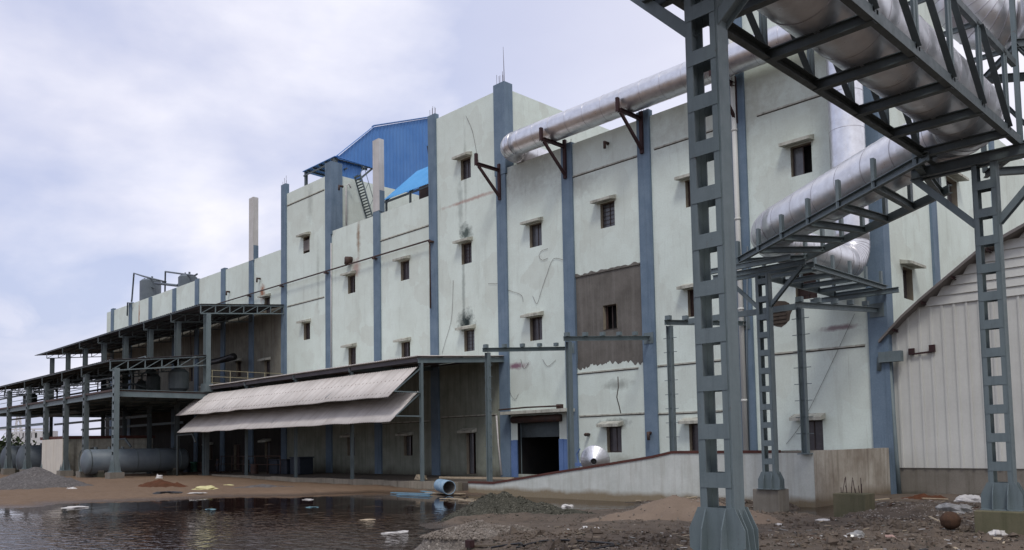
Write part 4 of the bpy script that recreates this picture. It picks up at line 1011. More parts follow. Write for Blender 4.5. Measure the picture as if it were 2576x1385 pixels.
# ------------------------------------------------------------------ wall brackets under the duct
BR = [('e', 'leftmost rust-red bracket, sticking out alone below the end of the silver duct'), ('f', 'rust-red bracket under the silver duct, second from the left'), ('g', 'rust-red bracket under the silver duct, left of the big lattice tower'), ('h', 'rust-red bracket half hidden behind the big lattice tower')]
zb_ = ZU-R-.16; b0 = None
for i, (n, lab) in enumerate(BR):
    x = COLX[n]-.05
    if b0 is None:
        b0 = thing('wall_bracket', (x, YF-.2, zb_), lab, 'bracket', 'rust-red brackets carrying the duct along the parapet'); ya = YF-.2; yo = 45.95
        MB().ibeam((x, yo, zb_), (x, ya, zb_), .22, .26, .03).build('arm', M['rust'], b0)
        MB().channel((x-.1, yo, zb_-.1), (x-.1, yo, zb_+.95), .2, .26, 1, .03, (0, 1, 0)).build('stop', M['rust'], b0)
        MB().bar((x, yo+.05, zb_-.15), (x, ya-.05, zb_-2.35), .16, .22).build('brace', M['rust'], b0)
        MB().bar((x, ya-.06, zb_-2.6), (x, ya-.06, zb_+.55), .26, .22).build('wall_post', M['rust'], b0)
        x0b = x
    else: copy_thing(b0, (x-x0b, 0, 0), lab)

# ------------------------------------------------------------------ lattice towers
def tower(x, y, zb, zt, label, name='lattice_tower'):
    t = thing(name, (x, y, zb), label, 'steel tower', 'lattice towers carrying the duct racks')
    w, d = .64, .36
    for s in (-1, 1):
        mb = MB(); mb.box(x+s*(w/2)-.02, x+s*(w/2)+.02, y-d/2, y+d/2, zb, zt)
        for q in (-1, 1): mb.box(x+s*(w/2-.02), x+s*(w/2-.13), y+q*d/2-.015, y+q*d/2+.015, zb, zt)
        mb.build('channel', M['steel'], t)
    z = zb+1.15
    while z < zt-.3:
        for q in (-1, 1): MB().box(x-w/2+.012, x+w/2-.012, y+q*(d/2+.018)-.008, y+q*(d/2+.018)+.008, z, z+.27).build('batten_plate', M['steel'], t)
        z += .865
    mb = MB(); mb.box(x-.55, x+.55, y-.42, y+.42, zb-.03, zb)
    def gus(p, dx, dy, h=.78):
        mb.prism([(p[0], p[1], zb), (p[0]+dx*.38, p[1]+dy*.38, zb), (p[0]+dx*.30, p[1]+dy*.30, zb+h*.55), (p[0]+dx*.05, p[1]+dy*.05, zb+h)], (.022 if dy else 0, .022 if dx else 0, 0))
        mb.add([], [])
    for q, yy in ((-1, y-d/2-.045), (1, y+d/2+.030)):
        W = w/2+.24; mb.prism([(x-W, yy, zb), (x+W, yy, zb), (x+W, yy, zb+.42), (x+w/2+.05, yy, zb+.80), (x-w/2-.05, yy, zb+.80), (x-W, yy, zb+.42)], (0, .018, 0))
        for s in (-1, 1): gus((x+s*.20, yy+(q > 0)*.018), 0, q*.62)
    for s in (-1, 1):
        gus((x+s*(w/2+.022), y-.10), s*.62, 0); gus((x+s*(w/2+.022), y+.10), s*.62, 0)
    mb.build('base_flare', M['steel'], t)
    return t
def kneebrace(mb, x, y, z0, z1, r, s): mb.ibeam((x+s*.3, y, z0), (x+s*r, y, z1), .16, .2, .025, (0, 1, 0))
T1 = tower(-7.96, 13.1, 1.55, 12.0, 'big near grey-green lattice tower in the foreground with flared base')
T3 = tower(-7.5, 28.2, 1.32, 11.95, 'grey-green lattice tower on a mossy concrete block at the right edge')
T2 = tower(-19.45, 36.4, 1.2, 11.5, 'smaller-looking lattice tower on a concrete block under the duct corner')
for T, x, y in ((T1, -7.96, 13.1), (T3, -7.5, 28.2)):
    zz = 12.26 if T is T1 else 12.1
    for q in (-.18, .18): MB().ibeam((x-(1.25 if T is T1 else 2.1), y+q, zz), (x+2.9, y+q, zz), .16, .26 if T is T1 else .34, .03).build('head_beam', M['steeldk'], T)
    for s in (-1, 1):
        mb = MB()
        if T is T1: mb.ibeam((x+s*.28, y, 11.18), (x+s*(2.0 if s < 0 else 1.5), y, 12.9 if s < 0 else 12.2), .22, .32, .03, (0, 1, 0))
        else: mb.ibeam((x+s*.3, y, 10.05), (x+s*2.1, y, 12.0), .2, .26, .025, (0, 1, 0))
        mb.build('knee_brace', M['steel'], T)
mb = MB(); zc = 11.75
for q in (-1.5, 0, .9): mb.ibeam((-22.2, 36.4+q, zc), (-17.3, 36.4+q, zc), .16, .26, .03)
mb.build('head_beam', M['steel'], T2)
for s in (-1, 1):
    mb = MB(); kneebrace(mb, -19.45, 36.4, 9.9, 11.6, 2.0, s); mb.build('knee_brace', M['steel'], T2)
def plinth(x, y, z0, z1, wx_, wy_, name, mat, lab, bars=False):
    mb = MB(); mb.box(x-wx_/2, x+wx_/2, y-wy_/2, y+wy_/2, z0, z1)
    t = thing(name, (x, y, z0), lab, 'concrete block', 'concrete footing blocks of the duct rack')
    o = mb.build('block', mat, t); bv = o.modifiers.new('b', 'BEVEL'); bv.width = .03; bv.segments = 2
    if bars:
        mb = MB(); r = random.Random(4)
        for k in range(11): a = x-wx_*.35+wx_*.06*k; mb.tube([(a, y+r.uniform(-.2, .2), z1-.05), (a+r.uniform(-.04, .04), y+r.uniform(-.2, .2), z1+r.uniform(.15, .75))], .014, 5)
        mb.build('rebar', M['rust'], t)
    return t
plinth(-19.6, 36.6, -.6, 1.17, 1.35, 1.0, 'concrete_block', M['concrete'], 'square concrete block carrying the farther lattice tower under the duct corner')
pm = wz(2137, 1294, .3); zt_m = 3.55-(1245-1093)*((pm-Vector((0, 0, 0))).xy.length*.985)/F/1.0
plinth(pm.x, pm.y+.5, -.6, wy(2137, 1243, pm.y).z, 1.4, 1.0, 'concrete_block', M['moss'], 'empty concrete block with rusty bars sticking up between the two far towers', True)
plinth(-7.35, 28.1, -.3, 1.29, 1.55, 1.3, 'concrete_block', M['moss'], 'mossy green concrete block under the tower at the right edge')
MB_ = plinth(-7.96, 13.1, .6, 1.515, 1.5, 1.3, 'concrete_block', M['concrete'], 'concrete footing almost below the frame under the big near tower')

# ------------------------------------------------------------------ overhead truss
TZ, TT = 12.4, 14.75; XLT, XRT = -8.95, -6.45
tr = thing('overhead_truss', (XO, 13, TZ), 'dark grey-green box truss passing overhead with the duct inside, upper right', 'truss')
ys_ = [26.85-2.4*k for k in range(13)]
for x, s in ((XLT, 1), (XRT, -1)):
    MB().channel((x, ys_[-1], TZ-.03), (x, 28.0, TZ-.03), .17, .27, s, .026).build('bottom_chord', M['steeldk'], tr)
    MB().channel((x, ys_[-1], TT), (x, 28.0, TT), .13, .2, s, .022).build('top_chord', M['steeldk'], tr)
for i, y in enumerate(ys_):
    MB().ibeam((XLT+.03, y, TZ-.06), (XRT-.03, y, TZ-.06), .2, .26, .024).build('cross_member', M['steeldk'], tr)
    MB().ibeam((XLT, y, TT), (XRT, y, TT), .1, .14, .02).build('top_cross_member', M['steeldk'], tr)
    for x in (XLT, XRT):
        m = MB()
        for q in (-.05, .05): m.angle((x, y+q, TZ), (x, y+q, TT), .095, .016, (0, 1, 0), 1, 1 if q > 0 else -1)
        m.build('vertical', M['steel'], tr)
        if i < len(ys_)-1:
            m = MB(); m.angle((x+.02, y-.05, TZ+.05), (x+.02, y-2.35, TT-.05), .08, .014, (1, 0, 0)); m.angle((x-.06, y-.05, TZ+.05), (x-.06, y-2.35, TT-.05), .08, .014, (1, 0, 0)); m.build('diagonal', M['steeldk'], tr)
# ------------------------------------------------------------------ duct racks
def rack(A0, A1, B0, B1, n, label, beams, post=True):
    t = thing('duct_rack', (A0+A1+B0+B1)/4, label, 'duct rack', 'flat steel racks cradling the duct')
    MB().channel(A0, A1, .16, .30, 1, .03).build('rail', M['steel'], t); MB().channel(B0, B1, .16, .30, -1, .03).build('rail', M['steel'], t)
    for k in range(n):
        a = A0.lerp(A1, (k+.25)/(n-.5)); b = B0.lerp(B1, (k+.25)/(n-.5))
        MB().ibeam(a-Vector((0, 0, .05)), b-Vector((0, 0, .05)), .2, .26, .024).build('cross_member', M['steel'], t)
        for c in (a, b):
            MB().channel(c+Vector((0, 0, -.1)), c+Vector((0, 0, .95)), .12, .24, 1, .02, (0, 1, 0)).build('stop', M['steel'], t)
    return t
ZR = 12.17
def at2(x, y, Z): return wz(x, y, Z)
TT1 = lambda x, y: (1824.4+.19492*x, 545.8+.19492*y)
TT2 = lambda x, y: ((2660+x/4)*.77966, (400+y/4)*.77966)
A0, A1 = wz(*TT1(125, 600), ZR), wz(*TT2(1240, 480), ZR); B0, B1 = wz(*TT1(1000, 540), ZR), wz(*TT2(1600, 840), ZR)
A1 = A0+(A1-A0)*1.03
rack(A0, A1, B0, B1, 7, 'long flat steel rack under the diagonal duct between the two towers', None)
C0, C1 = wz(*TT1(1110, 640), ZR-.1), wz(*TT1(2090, 950), ZR-.1); C1.y = min(C1.y, YF-.25); E0 = Vector((C0.x-2.75, C0.y, ZR-.1)); E1 = Vector((C0.x-2.75, C1.y, ZR-.1)); C1.x = C0.x
rack(C0, C1, E0, E1, 5, 'short flat steel rack under the duct where it leaves the wall elbow', None)
a = wy(2039, 765, 47.6); b = wy(2261, 733, 47.6)
single(MB().ibeam((a.x, 47.6, (a.z+b.z)/2+.1), (b.x, 47.6, (a.z+b.z)/2+.1), .2, .3, .03), 'support_beam', M['steel'], 'grey steel beam against the wall carrying the end of the short duct rack', 'beam')
# cross rack with second duct behind the overhead truss at the upper right
s2 = thing('crossing_truss', (-3, 30, 12), 'second steel truss crossing behind the overhead truss at the upper right edge', 'truss')
def seg(p, q, w=.12, h=.2, nm='member', mt='steeldk'): MB().ibeam(p, q, w, h, .02).build(nm, M[mt], s2)
q0 = Vector((-6.6, 28.6, 12.2)); dr = Vector((.8, .6, 0)); dn = Vector((-.6, .8, 0))
for off in (0, 2.6):
    for z in (12.4, 15.6, 18.6): seg(q0+dn*off+Vector((0, 0, z-12.2)), q0+dn*off+dr*16+Vector((0, 0, z-12.2)), .16, .26, 'chord')
    for k in range(7):
        a = q0+dn*off+dr*(k*2.6); seg(a+Vector((0, 0, .2)), a+Vector((0, 0, 6.4)), .14, .14, 'vertical', 'steel'); seg(a+Vector((0, 0, .2 if k % 2 else 3.4)), a+dr*2.6+Vector((0, 0, 3.4 if k % 2 else .2)), .1, .1, 'diagonal')
for k in range(7):
    a = q0+dr*(k*2.6)
    for z in (.1, 3.3): seg(a+Vector((0, 0, z)), a+dn*2.6+Vector((0, 0, z)), .14, .2, 'cross_member')
u2 = thing('second_duct', (-3, 31, 16), 'second silver duct in the crossing truss behind the overhead truss, top right corner', 'duct')
DU = du; du = u2
c0 = q0+dn*1.3+dr*1.0; c0.z = 17.0
straight(c0-dr*.6, c0+dr*17, 2.0); 
cc = c0-dr*1.7; ee = elbow(cc, dr, (0, -.2, 1), 1.1); straight(ee[1], ee[1]+Vector((0, -.2*6, 6)), 2.0)
du = DU

# ------------------------------------------------------------------ heaps
def heap(cx, cy, z0, rx, ry, h, name, mat, label, cat, peaks=None, stones=0, rot=0., stonemat=None, nz=.06, n=70, kind=None):
    mb = MB(); peaks = peaks or [(0, 0, 1, 1)]; ca, sa = cos(rot), sin(rot); seed = cx*3.1
    def hz(u, v):
        z = 0
        for pu, pv, ph, pr in peaks:
            d = hypot(u-pu, v-pv)/pr; z = max(z, ph*max(0, 1-d)**1.05*1.0)
        z = z*(1+.18*noise.noise(Vector((u*3+seed, v*3, 0))))
        return z
    vs = []
    for j in range(n+1):
        for i in range(n+1):
            u, v = i/n*2-1, j/n*2-1
            x = cx+(u*rx)*ca-(v*ry)*sa; y = cy+(u*rx)*sa+(v*ry)*ca
            z = hz(u, v); e = smooth((1-max(abs(u), abs(v)))/.12)
            q = Vector((x, y, 0))
            zz = z0+h*z+nz*(noise.noise(q*2.2)+.6*noise.noise(q*6)+.3*noise.noise(q*15))*min(1, z*6)-.35*(1-min(1, z*9))*1.0
            vs.append((x, y, zz))
    mb.v = [Vector(p) for p in vs]; w = n+1
    mb.f = [(j*w+i, j*w+i+1, (j+1)*w+i+1, (j+1)*w+i) for j in range(n) for i in range(n)]; mb.mi = [0]*len(mb.f)
    r = random.Random(int(abs(cx)*100))
    mb.m = 1
    for k in range(stones):
        u, v = r.uniform(-.95, .95), r.uniform(-.95, .95); z = hz(u, v)
        if z < .02: continue
        x = cx+(u*rx)*ca-(v*ry)*sa; y = cy+(u*rx)*sa+(v*ry)*ca; s = r.uniform(.018, .05)*(1.5 if r.random() < .1 else 1)
        stone(mb, Vector((x, y, z0+h*z+s*.25)), s, r)
    o = mb.build(name, [mat, stonemat or mat], None, False, False)
    for i_ in range(n*n): pass
    o.data.polygons.foreach_set('use_smooth', [i_ < n*n for i_ in range(len(o.data.polygons))])
    b = Vector((cx, cy, z0)); o.data.transform(Matrix.Translation(-b)); o.location = b
    return tag(o, label, cat)
def stone(mb, c, s, r):
    vs = [Vector((1, 0, 0)), Vector((-1, 0, 0)), Vector((0, 1, 0)), Vector((0, -1, 0)), Vector((0, 0, .8)), Vector((0, 0, -.8))]
    m = Matrix.Rotation(r.uniform(0, 6.28), 3, (r.uniform(-1, 1), r.uniform(-1, 1), 1))
    vs = [c+m@(v*s*r.uniform(.6, 1.3)) for v in vs]
    mb.add(vs, [(0, 2, 4), (2, 1, 4), (1, 3, 4), (3, 0, 4), (2, 0, 5), (1, 2, 5), (3, 1, 5), (0, 3, 5)])
pk_ = wz(1335, 1306, .1); rt = radians(44)
heap(pk_.x, pk_.y, .0, 4.5, 2.5, 1.32, 'aggregate_heap', M['dkgravel'], 'dark grey-green heap of fine aggregate at the edge of the brown pond', 'heap', [(-.40, .1, .92, .58), (-.27, .12, .95, .58), (-.1, .1, .80, .58), (.12, 0, .64, .55), (.38, -.05, .46, .5), (.6, -.1, .28, .36), (-.62, -.25, .28, .34)], 2500, rt, M['dkgravel'], .05)
pk_ = wz(1225, 1364, .45)
heap(pk_.x, pk_.y, gh(pk_.x, pk_.y)-.05, 2.3, 1.3, .62, 'gravel_heap', M['gravel'], 'low pale heap of coarse crushed stone at the bottom edge of the picture', 'heap', [(-.1, .1, .8, .8), (.35, 0, .6, .6), (-.45, 0, .6, .5)], 5200, rt, M['stone'], .04)
pk_ = wz(1690, 1312, .55)
heap(pk_.x, pk_.y, .45, 4.0, 2.3, 1.05, 'sand_heap', M['sand'], 'broad reddish-brown sand heap left of the big near tower', 'heap', [(.05, .15, .92, .85), (.32, .1, .9, .6), (-.35, 0, .55, .62), (.62, -.2, .55, .5)], 300, rt, M['stone'], .07)
pk_ = wz(100, 1228, .4)
heap(pk_.x, pk_.y, .2, 6.0, 3.4, 2.3, 'gravel_heap', M['gravelft'], 'grey gravel heap on the far left bank in front of the tanks', 'heap', [(-.1, 0, .9, 1), (.45, 0, .45, .5)], 0, rt)
pk_ = wz(400, 1224, .4)
heap(pk_.x, pk_.y, .15, 3.0, 2.0, 1.1, 'soil_heap', M['soil'], 'low red-brown soil heap beside the post of the steel platform', 'heap', [(0, 0, .8, .9), (-.5, 0, .4, .5), (.5, .1, .5, .5)], 0, rt)
pk_ = wz(660, 1230, .15)
heap(pk_.x, pk_.y, .05, 4.5, 1.8, .6, 'gravel_heap', M['gravelft'], 'thin flat spread of dark gravel against the porch kerb', 'heap', [(0, 0, .8, .95)], 0, rt)
pk_ = wz(2320, 1272, .5)
# rubbish strewn on the right
def crumple(c, sx, sy, sz, seed, name, mat, label, cat='rubbish', rot=0.):
    r = random.Random(seed); mb = MB(); nu, nv = 14, 9; vs = []
    for j in range(nv+1):
        for i in range(nu):
            th = 2*pi*i/nu; ph = pi*j/nv; d = Vector((cos(th)*sin(ph), sin(th)*sin(ph), cos(ph)))
            q = 1+.55*noise.noise(d*1.6+Vector((seed, 0, 0)))+.3*noise.noise(d*4.2+Vector((0, seed, 0)))
            x, y = d.x*sx*q, d.y*sy*q; vs.append((c.x+x*cos(rot)-y*sin(rot), c.y+x*sin(rot)+y*cos(rot), c.z+max(d.z, -.25)*sz*q))
    mb.add(vs, [(j*nu+i, j*nu+(i+1) % nu, (j+1)*nu+(i+1) % nu, (j+1)*nu+i) for j in range(nv) for i in range(nu)])
    return single(mb, name, mat, label, cat)
def on(x, y, z=.05): 
    p = wz(x, y, z)
    for _ in range(4): g = gh(p.x, p.y); p = wz(x, y, max(g, 0)+z*.3)
    return p
CR = [(990, 1341, .0, .75, .22, .16, 'white', 'white_sack', 'long white plastic bag floating in the near pond', 'bag'), (1012, 1338, 0, .45, .22, .15, 'white', 'white_sack', 'rounded white bag end floating against the long white bag in the near pond', 'bag'), (190, 1278, 0, 1.2, .5, .34, 'white', 'white_sack', 'white swan-shaped bag floating in the pond near the left bank', 'bag'),
      (775, 1258, 0, .55, .35, .24, 'white', 'white_bag', 'small white knotted bag afloat below the porch', 'bag'), (785, 1277, 0, .75, .26, .16, 'teal', 'teal_bag', 'thin teal plastic scrap afloat in the pond below the porch', 'plastic'),
      (531, 1282, 0, .5, .3, .14, 'teal', 'teal_bag', 'small dull teal bag afloat near the pond centre left', 'plastic'), (517, 1232, .15, 1.25, .6, .3, 'yellow', 'yellow_cloth', 'pale yellow cloth heap on the mud bank', 'cloth'),
      (497, 1241, .1, .8, .2, .06, 'white', 'paper_strip', 'flat whitish strip just below the yellow cloth', 'scrap'), (575, 1222, .2, .5, .25, .12, 'yellow', 'yellow_scrap', 'small yellow scrap right of the yellow cloth, near the kerb', 'scrap'),
      (618, 1226, .2, .7, .3, .1, 'white', 'white_bag', 'white torn bag on the dark gravel by the kerb', 'bag'), (400, 1208, .6, .5, .35, .55, 'white', 'white_sack', 'upright beige sack on the red soil heap', 'sack'),
      (431, 1224, .3, .65, .4, .25, 'silverbag', 'grey_bag', 'grey-white bag at the right foot of the red soil heap', 'bag'), (424, 1242, .1, 1.4, .3, .2, 'black', 'black_sheet', 'black plastic sheet lying on the mud bank', 'plastic sheet'),
      (179, 1234, .2, .6, .35, .28, 'white', 'white_bag', 'white bag beside the far left gravel heap', 'bag'), (2440, 1262, .55, .75, .45, .38, 'white', 'white_sack', 'large white sack against the tower at the right edge', 'sack'),
      (2400, 1288, .5, .9, .55, .4, 'silverbag', 'plastic_sheet', 'crumpled silvery plastic sheet in front of the white sack', 'plastic sheet'), (2300, 1288, .5, 1.1, .5, .28, 'black', 'black_sheet', 'black plastic sheet in the rubbish left of the silvery sheet', 'plastic sheet'),
      (2075, 1311, .3, .45, .14, .08, 'white', 'white_bag', 'pale thin bag at the puddle edge by the mid block', 'bag'), (2115, 1313, .3, .22, .12, .1, 'white', 'white_bag', 'tiny white triangular scrap right of the puddle edge bag', 'scrap'),
      (2510, 1345, .9, .35, .2, .14, 'white', 'white_bag', 'pale scrap lying at the foot of the mossy block', 'scrap'), (2155, 1352, .9, .3, .2, .18, 'silverbag', 'grey_bag', 'grey crumpled film in the foreground mud', 'plastic'),
      (1412, 1249, .1, .5, .22, .2, 'white', 'white_bag', 'white bag at the foot of the ramp wall', 'bag'), (1428, 1275, .1, .4, .2, .14, 'white', 'white_bag', 'white scrap behind the dark aggregate heap', 'scrap'),
      (1590, 1252, .3, .8, .4, .3, 'black', 'black_sheet', 'black bag heap against the ramp wall', 'bag'), (1500, 1330, .6, .12, .08, .05, 'white', 'white_scrap', 'tiny white speck of plastic on the mud left of the sand heap', 'scrap'),
      (1960, 1322, .9, .16, .1, .08, 'white', 'white_scrap', 'small white lump on the sand right of the near tower', 'scrap'), (1545, 1258, .2, .5, .25, .22, 'black', 'black_bag', 'small dark bag near the ramp wall, left of the bigger one', 'bag'),
      (925, 1308, 0, .7, .35, .12, 'plank', 'floating_leaves', 'brown floating scraps in the pond left of the near white bag', 'scrap')]
for k, (x, y, z, sx, sy, sz, mt, nm, lab, cat) in enumerate(CR):
    p = wz(x, y, 0) if z == 0 else on(x, y, .05); q = .62 if z == 0 else .85; crumple(p, sx*q, sy*q, sz*q*(.42 if z == 0 else 1), k+2, nm, M[mt], lab, cat, radians(44)+RND.uniform(-.3, .3))
p = on(2392, 1332, .1); mb = MB(); mb.lathe(p+Vector((0, 0, .27)), (0, 0, 1), [(-.28*cos(pi*k/12), .30*sin(pi*k/12)*(1+.05*sin(k*2.1))) for k in range(13)], 18)
single(mb, 'rusty_ball', M['ball'], 'dark rust-brown ball on the mud beside the mossy block', 'ball', None, None, True)
p = on(2235, 1365, .1); mb = MB(); mb.tube([p+Vector((-.22, 0, .02)), p+Vector((-.1, .05, .12)), p+Vector((.08, .05, .14)), p+Vector((.2, 0, .06)), p+Vector((.24, -.1, -.02))], [.05, .06, .055, .05, .03], 8)
single(mb, 'pink_ring', M['pink'], 'broken pinkish ring of plastic in the foreground mud', 'ring', None, None, True)
def stick(p, q, w, mat, name, lab, cat='plank', h=.05, grp=None):
    a, b = on(*p, .1), on(*q, .1); a.z += .04; b.z += .04; return single(MB().bar(a, b, w, h), name, M[mat], lab, cat, grp)
stick((2338, 1303), (2385, 1328), .09, 'plank', 'timber_stick', 'pale stick pointing down right in the foreground mud')
stick((2240, 1318), (2300, 1316), .1, 'plank', 'timber_stick', 'pale flat lath lying left of the pale stick'); stick((2540, 1368), (2500, 1358), .3, 'plank', 'broken_slab', 'pale slab at the bottom right corner')
for a, b, w, mt, lab in [((1600, 1262), (1680, 1256), .12, 'plank', 'pale stick on the mud in front of the ramp wall, left one'), ((1690, 1262), (1752, 1252), .14, 'plank', 'pale stick on the mud close beside the near tower'), ((1470, 1252), (1540, 1252), .1, 'timberdk', 'dark stick at the foot of the ramp wall'),
                         ((2010, 1262), (2040, 1250), .14, 'timberdk', 'dark stick leaning low by the far tower block'), ((2190, 1262), (2235, 1257), .14, 'plank', 'pale stick at the dock corner beside the rubbish'), ((2320, 1256), (2385, 1258), .1, 'plank', 'long pale stick in front of the shed plinth'),
                         ((1700, 1352), (1735, 1362), .07, 'timberdk', 'dark stick in front of the sand heap')]: stick(a, b, w, mt, 'timber_stick', lab)
stick((1112, 1380), (1240, 1376), .09, 'timberdk', 'long_plank', 'thin brown plank along the bottom edge below the gravel', 'plank'); stick((1240, 1376), (1352, 1369), .08, 'timberdk', 'long_plank', 'darker plank continuing right below the gravel', 'plank')
# rusty box on plank
p = on(1182, 1378, .1); single(MB().box(p.x-.1, p.x+.1, p.y-.1, p.y+.1, p.z, p.z+.22), 'rusty_block', M['rust'], 'small rusty block standing on the thin plank at the bottom edge', 'block')
mb = MB(); pts = [on(x, y, .1)+Vector((0, 0, .05)) for x, y in ((1235, 1383), (1275, 1376), (1310, 1372), (1318, 1380), (1300, 1383), (1330, 1374), (1365, 1366), (1420, 1364), (1480, 1368), (1530, 1372), (1560, 1376), (1530, 1380), (1490, 1388))]
single(MB().tube(pts, .03, 6), 'black_hose', M['black'], 'black hose snaking over the mud at the bottom edge', 'hose', None, None, True)
# blue pipe section with planks at the pond edge
p = wz(1118, 1242, .1); c = p+Vector((0, 0, .50)); ax = Vector((.93, -.30, -.06)).normalized(); ax *= 1
t = thing('drum_pipe', p, 'short pale-blue plastic pipe section lying open end forward at the pond edge', 'pipe section')
MB().lathe(c-ax*.9, ax, [(0, .45), (.9, .48), (1.8, .50), (1.8, .45), (.9, .44), (.0, .41), (0, .45)], 28).build('shell', M['frp'], t, True)
MB().lathe(c-ax*.9, ax, [(.02, .02), (.02, .405), (1.78, .445)], 28).build('lining', M['frpin'], t, True)
PLK = [((985, 1240), (1085, 1243), .25, 'plankblue'), ((1000, 1244), (1080, 1247), .2, 'plankblue'), ((1030, 1232), (1090, 1240), .3, 'plankblue'), ((1075, 1240), (1165, 1243), .5, 'plank'), ((1120, 1236), (1188, 1239), .4, 'plank')]
wd = ['long blue plank at the left of the pipe section', 'second blue plank floating nearest the water', 'short blue plank tucked behind the pipe section', 'pale board under the pipe section', 'pale board right of the pipe section']
for (a, b, w, mt), lab in zip(PLK, wd):
    A_, B_ = wz(*a, .08), wz(*b, .1); single(MB().bar(A_, B_, w, .06), 'plank', M[mt], lab, 'plank', 'planks at the pond edge by the blue pipe')
r = random.Random(9); raft = []
for k in range(13):
    u = k/12; x = 1118+u*112+r.uniform(-6, 6); y = 1255+u*8+r.uniform(-3.5, 3.5); L_ = r.uniform(14, 34)
    A_, B_ = wz(x-L_/2, y, .05), wz(x+L_/2, y+r.uniform(-.5, 2.5), .05); A_.z += .02*(k % 3); B_.z += .02*(k % 3)
    raft.append(single(MB().bar(A_, B_, .14, .04), 'timber_lath', M['plank'], 'pale lath in the loose raft of laths floating by the blue pipe', 'lath', 'raft of floating pale laths'))
# litter and pebbles (uncountable)
def scatter(name, n, areas, smin, smax, mats, label, cat, seed, flat=False):
    r = random.Random(seed); mb = MB(); cnt = 0
    for k in range(int(n*.6)):
        d = ray(r.uniform(1150, 2640), 1100); dpt = 9+14*r.random()**.8; p = Vector((d.x, d.y))*dpt; g = gh(p.x, p.y)
        if g < .04: continue
        s = r.uniform(smin, smax)*(1 if r.random() < .9 else 1.7); mb.m = r.randrange(len(mats))
        if flat:
            a = r.uniform(0, pi); e = Vector((cos(a), sin(a), r.uniform(-.15, .15))); c = Vector((p.x, p.y, g+.02)); mb.bar(c-e*s*r.uniform(.4, 1.5), c+e*s*r.uniform(.4, 1.5), s*r.uniform(.15, .8), .012)
        else: stone(mb, Vector((p.x, p.y, g+s*.2)), s, r)
    while cnt < n:
        x0, x1, y0, y1_ = r.choice(areas); x, y = r.uniform(x0, x1), r.uniform(y0, y1_); p = wz(x, y, .5)
        g = gh(p.x, p.y)
        for _ in range(3): p = wz(x, y, .5*(p.z+g)); g = gh(p.x, p.y)
        if g < .03: cnt += 1; continue
        s = r.uniform(smin, smax)*(1 if r.random() < .9 else 1.8); mb.m = r.randrange(len(mats))
        if flat:
            a = r.uniform(0, pi); d = Vector((cos(a), sin(a), r.uniform(-.15, .15))); c = Vector((p.x, p.y, g+.03)); mb.bar(c-d*s*r.uniform(.4, 1.5), c+d*s*r.uniform(.4, 1.5), s*r.uniform(.15, .8), .012)
        else: stone(mb, Vector((p.x, p.y, g+s*.2)), s, r)
        cnt += 1
    o = mb.build(name, mats, None, False, False); tag(o, label, cat, None, 'stuff')
NEAR = [(1380, 2570, 1320, 1392), (1950, 2570, 1300, 1392), (2150, 2570, 1270, 1345), (1250, 1800, 1345, 1392)]
scatter('pebbles', 4200, NEAR+[(1600, 2100, 1262, 1300)], .008, .032, [M['stone'], M['clod'], M['dkgravel'], M['clod']], 'small stones scattered over the foreground mud', 'pebbles', 1)
scatter('small_stones', 2600, [(1050, 1620, 1278, 1350), (1560, 2000, 1255, 1330), (1050, 1500, 1330, 1385)], .012, .04, [M['stone'], M['clod'], M['dkgravel'], M['clod']], 'loose stones spilled round the foot of the heaps', 'pebbles', 8)
scatter('mud_clods', 1500, NEAR+[(1600, 2100, 1258, 1300), (1950, 2545, 1270, 1385)], .03, .11, [M['clod'], M['ground'], M['clod']], 'dark lumps of mud and rubble strewn over the foreground ground', 'clods', 5)
scatter('litter', 900, [(1950, 2545, 1310, 1385), (1400, 2545, 1330, 1385), (2180, 2470, 1255, 1320), (2180, 2470, 1262, 1310), (1560, 1900, 1250, 1268)], .04, .13, [M['litter'], M['timberdk'], M['black'], M['silverbag'], M['soil'], M['timberdk'], M['white'], M['plank']], 'muddy scraps of plastic and wood strewn over the ground', 'litter', 2, True)
pk_ = wz(2320, 1285, .5)
o = heap(pk_.x, pk_.y, .25, 3.4, 1.9, .62, 'rubbish_heap', M['ground'], 'low dark rubbish heap with scraps beside the white shed plinth', 'rubbish heap', [(0, 0, .8, 1), (.4, .2, .8, .6), (-.5, .1, .5, .5)], 900, rt, M['litter'], .12)
pk_ = wz(2330, 1253, .5)
heap(pk_.x, pk_.y, .2, 2.4, 1.2, .6, 'soil_heap', M['soil'], 'rust-red earth heap against the white shed plinth', 'heap', [(0, 0, .8, 1)], 0, rt, None, .1)

# ------------------------------------------------------------------ left: tanks, plastered room, distance
def htank(x, y0, L, rad, zc, lab, blue=False):
    t = thing('storage_tank', (x, y0, zc-rad), lab, 'tank', 'long horizontal storage tanks under the platform')
    prof = [(-rad*.32, .01), (-rad*.28, rad*.45), (-rad*.14, rad*.8), (0, rad), (L, rad), (L+.3, rad*.8), (L+.5, 0)]
    MB().lathe((x, y0, zc), (0, 1, 0), prof, 32).build('shell', M['tank'], t, True)
    for k in range(5): MB().tube([(x, y0+.2+k*L/4.4, zc), (x, y0+.3+k*L/4.4, zc)], rad+.03, 32).build('band', M['steeldk'], t, True)
    for k in range(2): MB().box(x-rad*.7, x+rad*.7, y0+1+k*(L-2.5), y0+1.6+k*(L-2.5), 0, zc-rad*.6).build('saddle', M['concrete'], t)
    mb = MB()
    for k in range(3): mb.tube([(x, y0+1+k*1.4, zc+rad-.05), (x, y0+1+k*1.4, zc+rad+.25)], .16, 10)
    mb.tube([(x+rad*cos(a)*1.0, y0-.25, zc+rad*sin(a)) for a in [pi/2+i*pi/10 for i in range(9)]], .05, 6)
    mb.build('fitting', M['steeldk'], t)
    return t
tx = -80*K
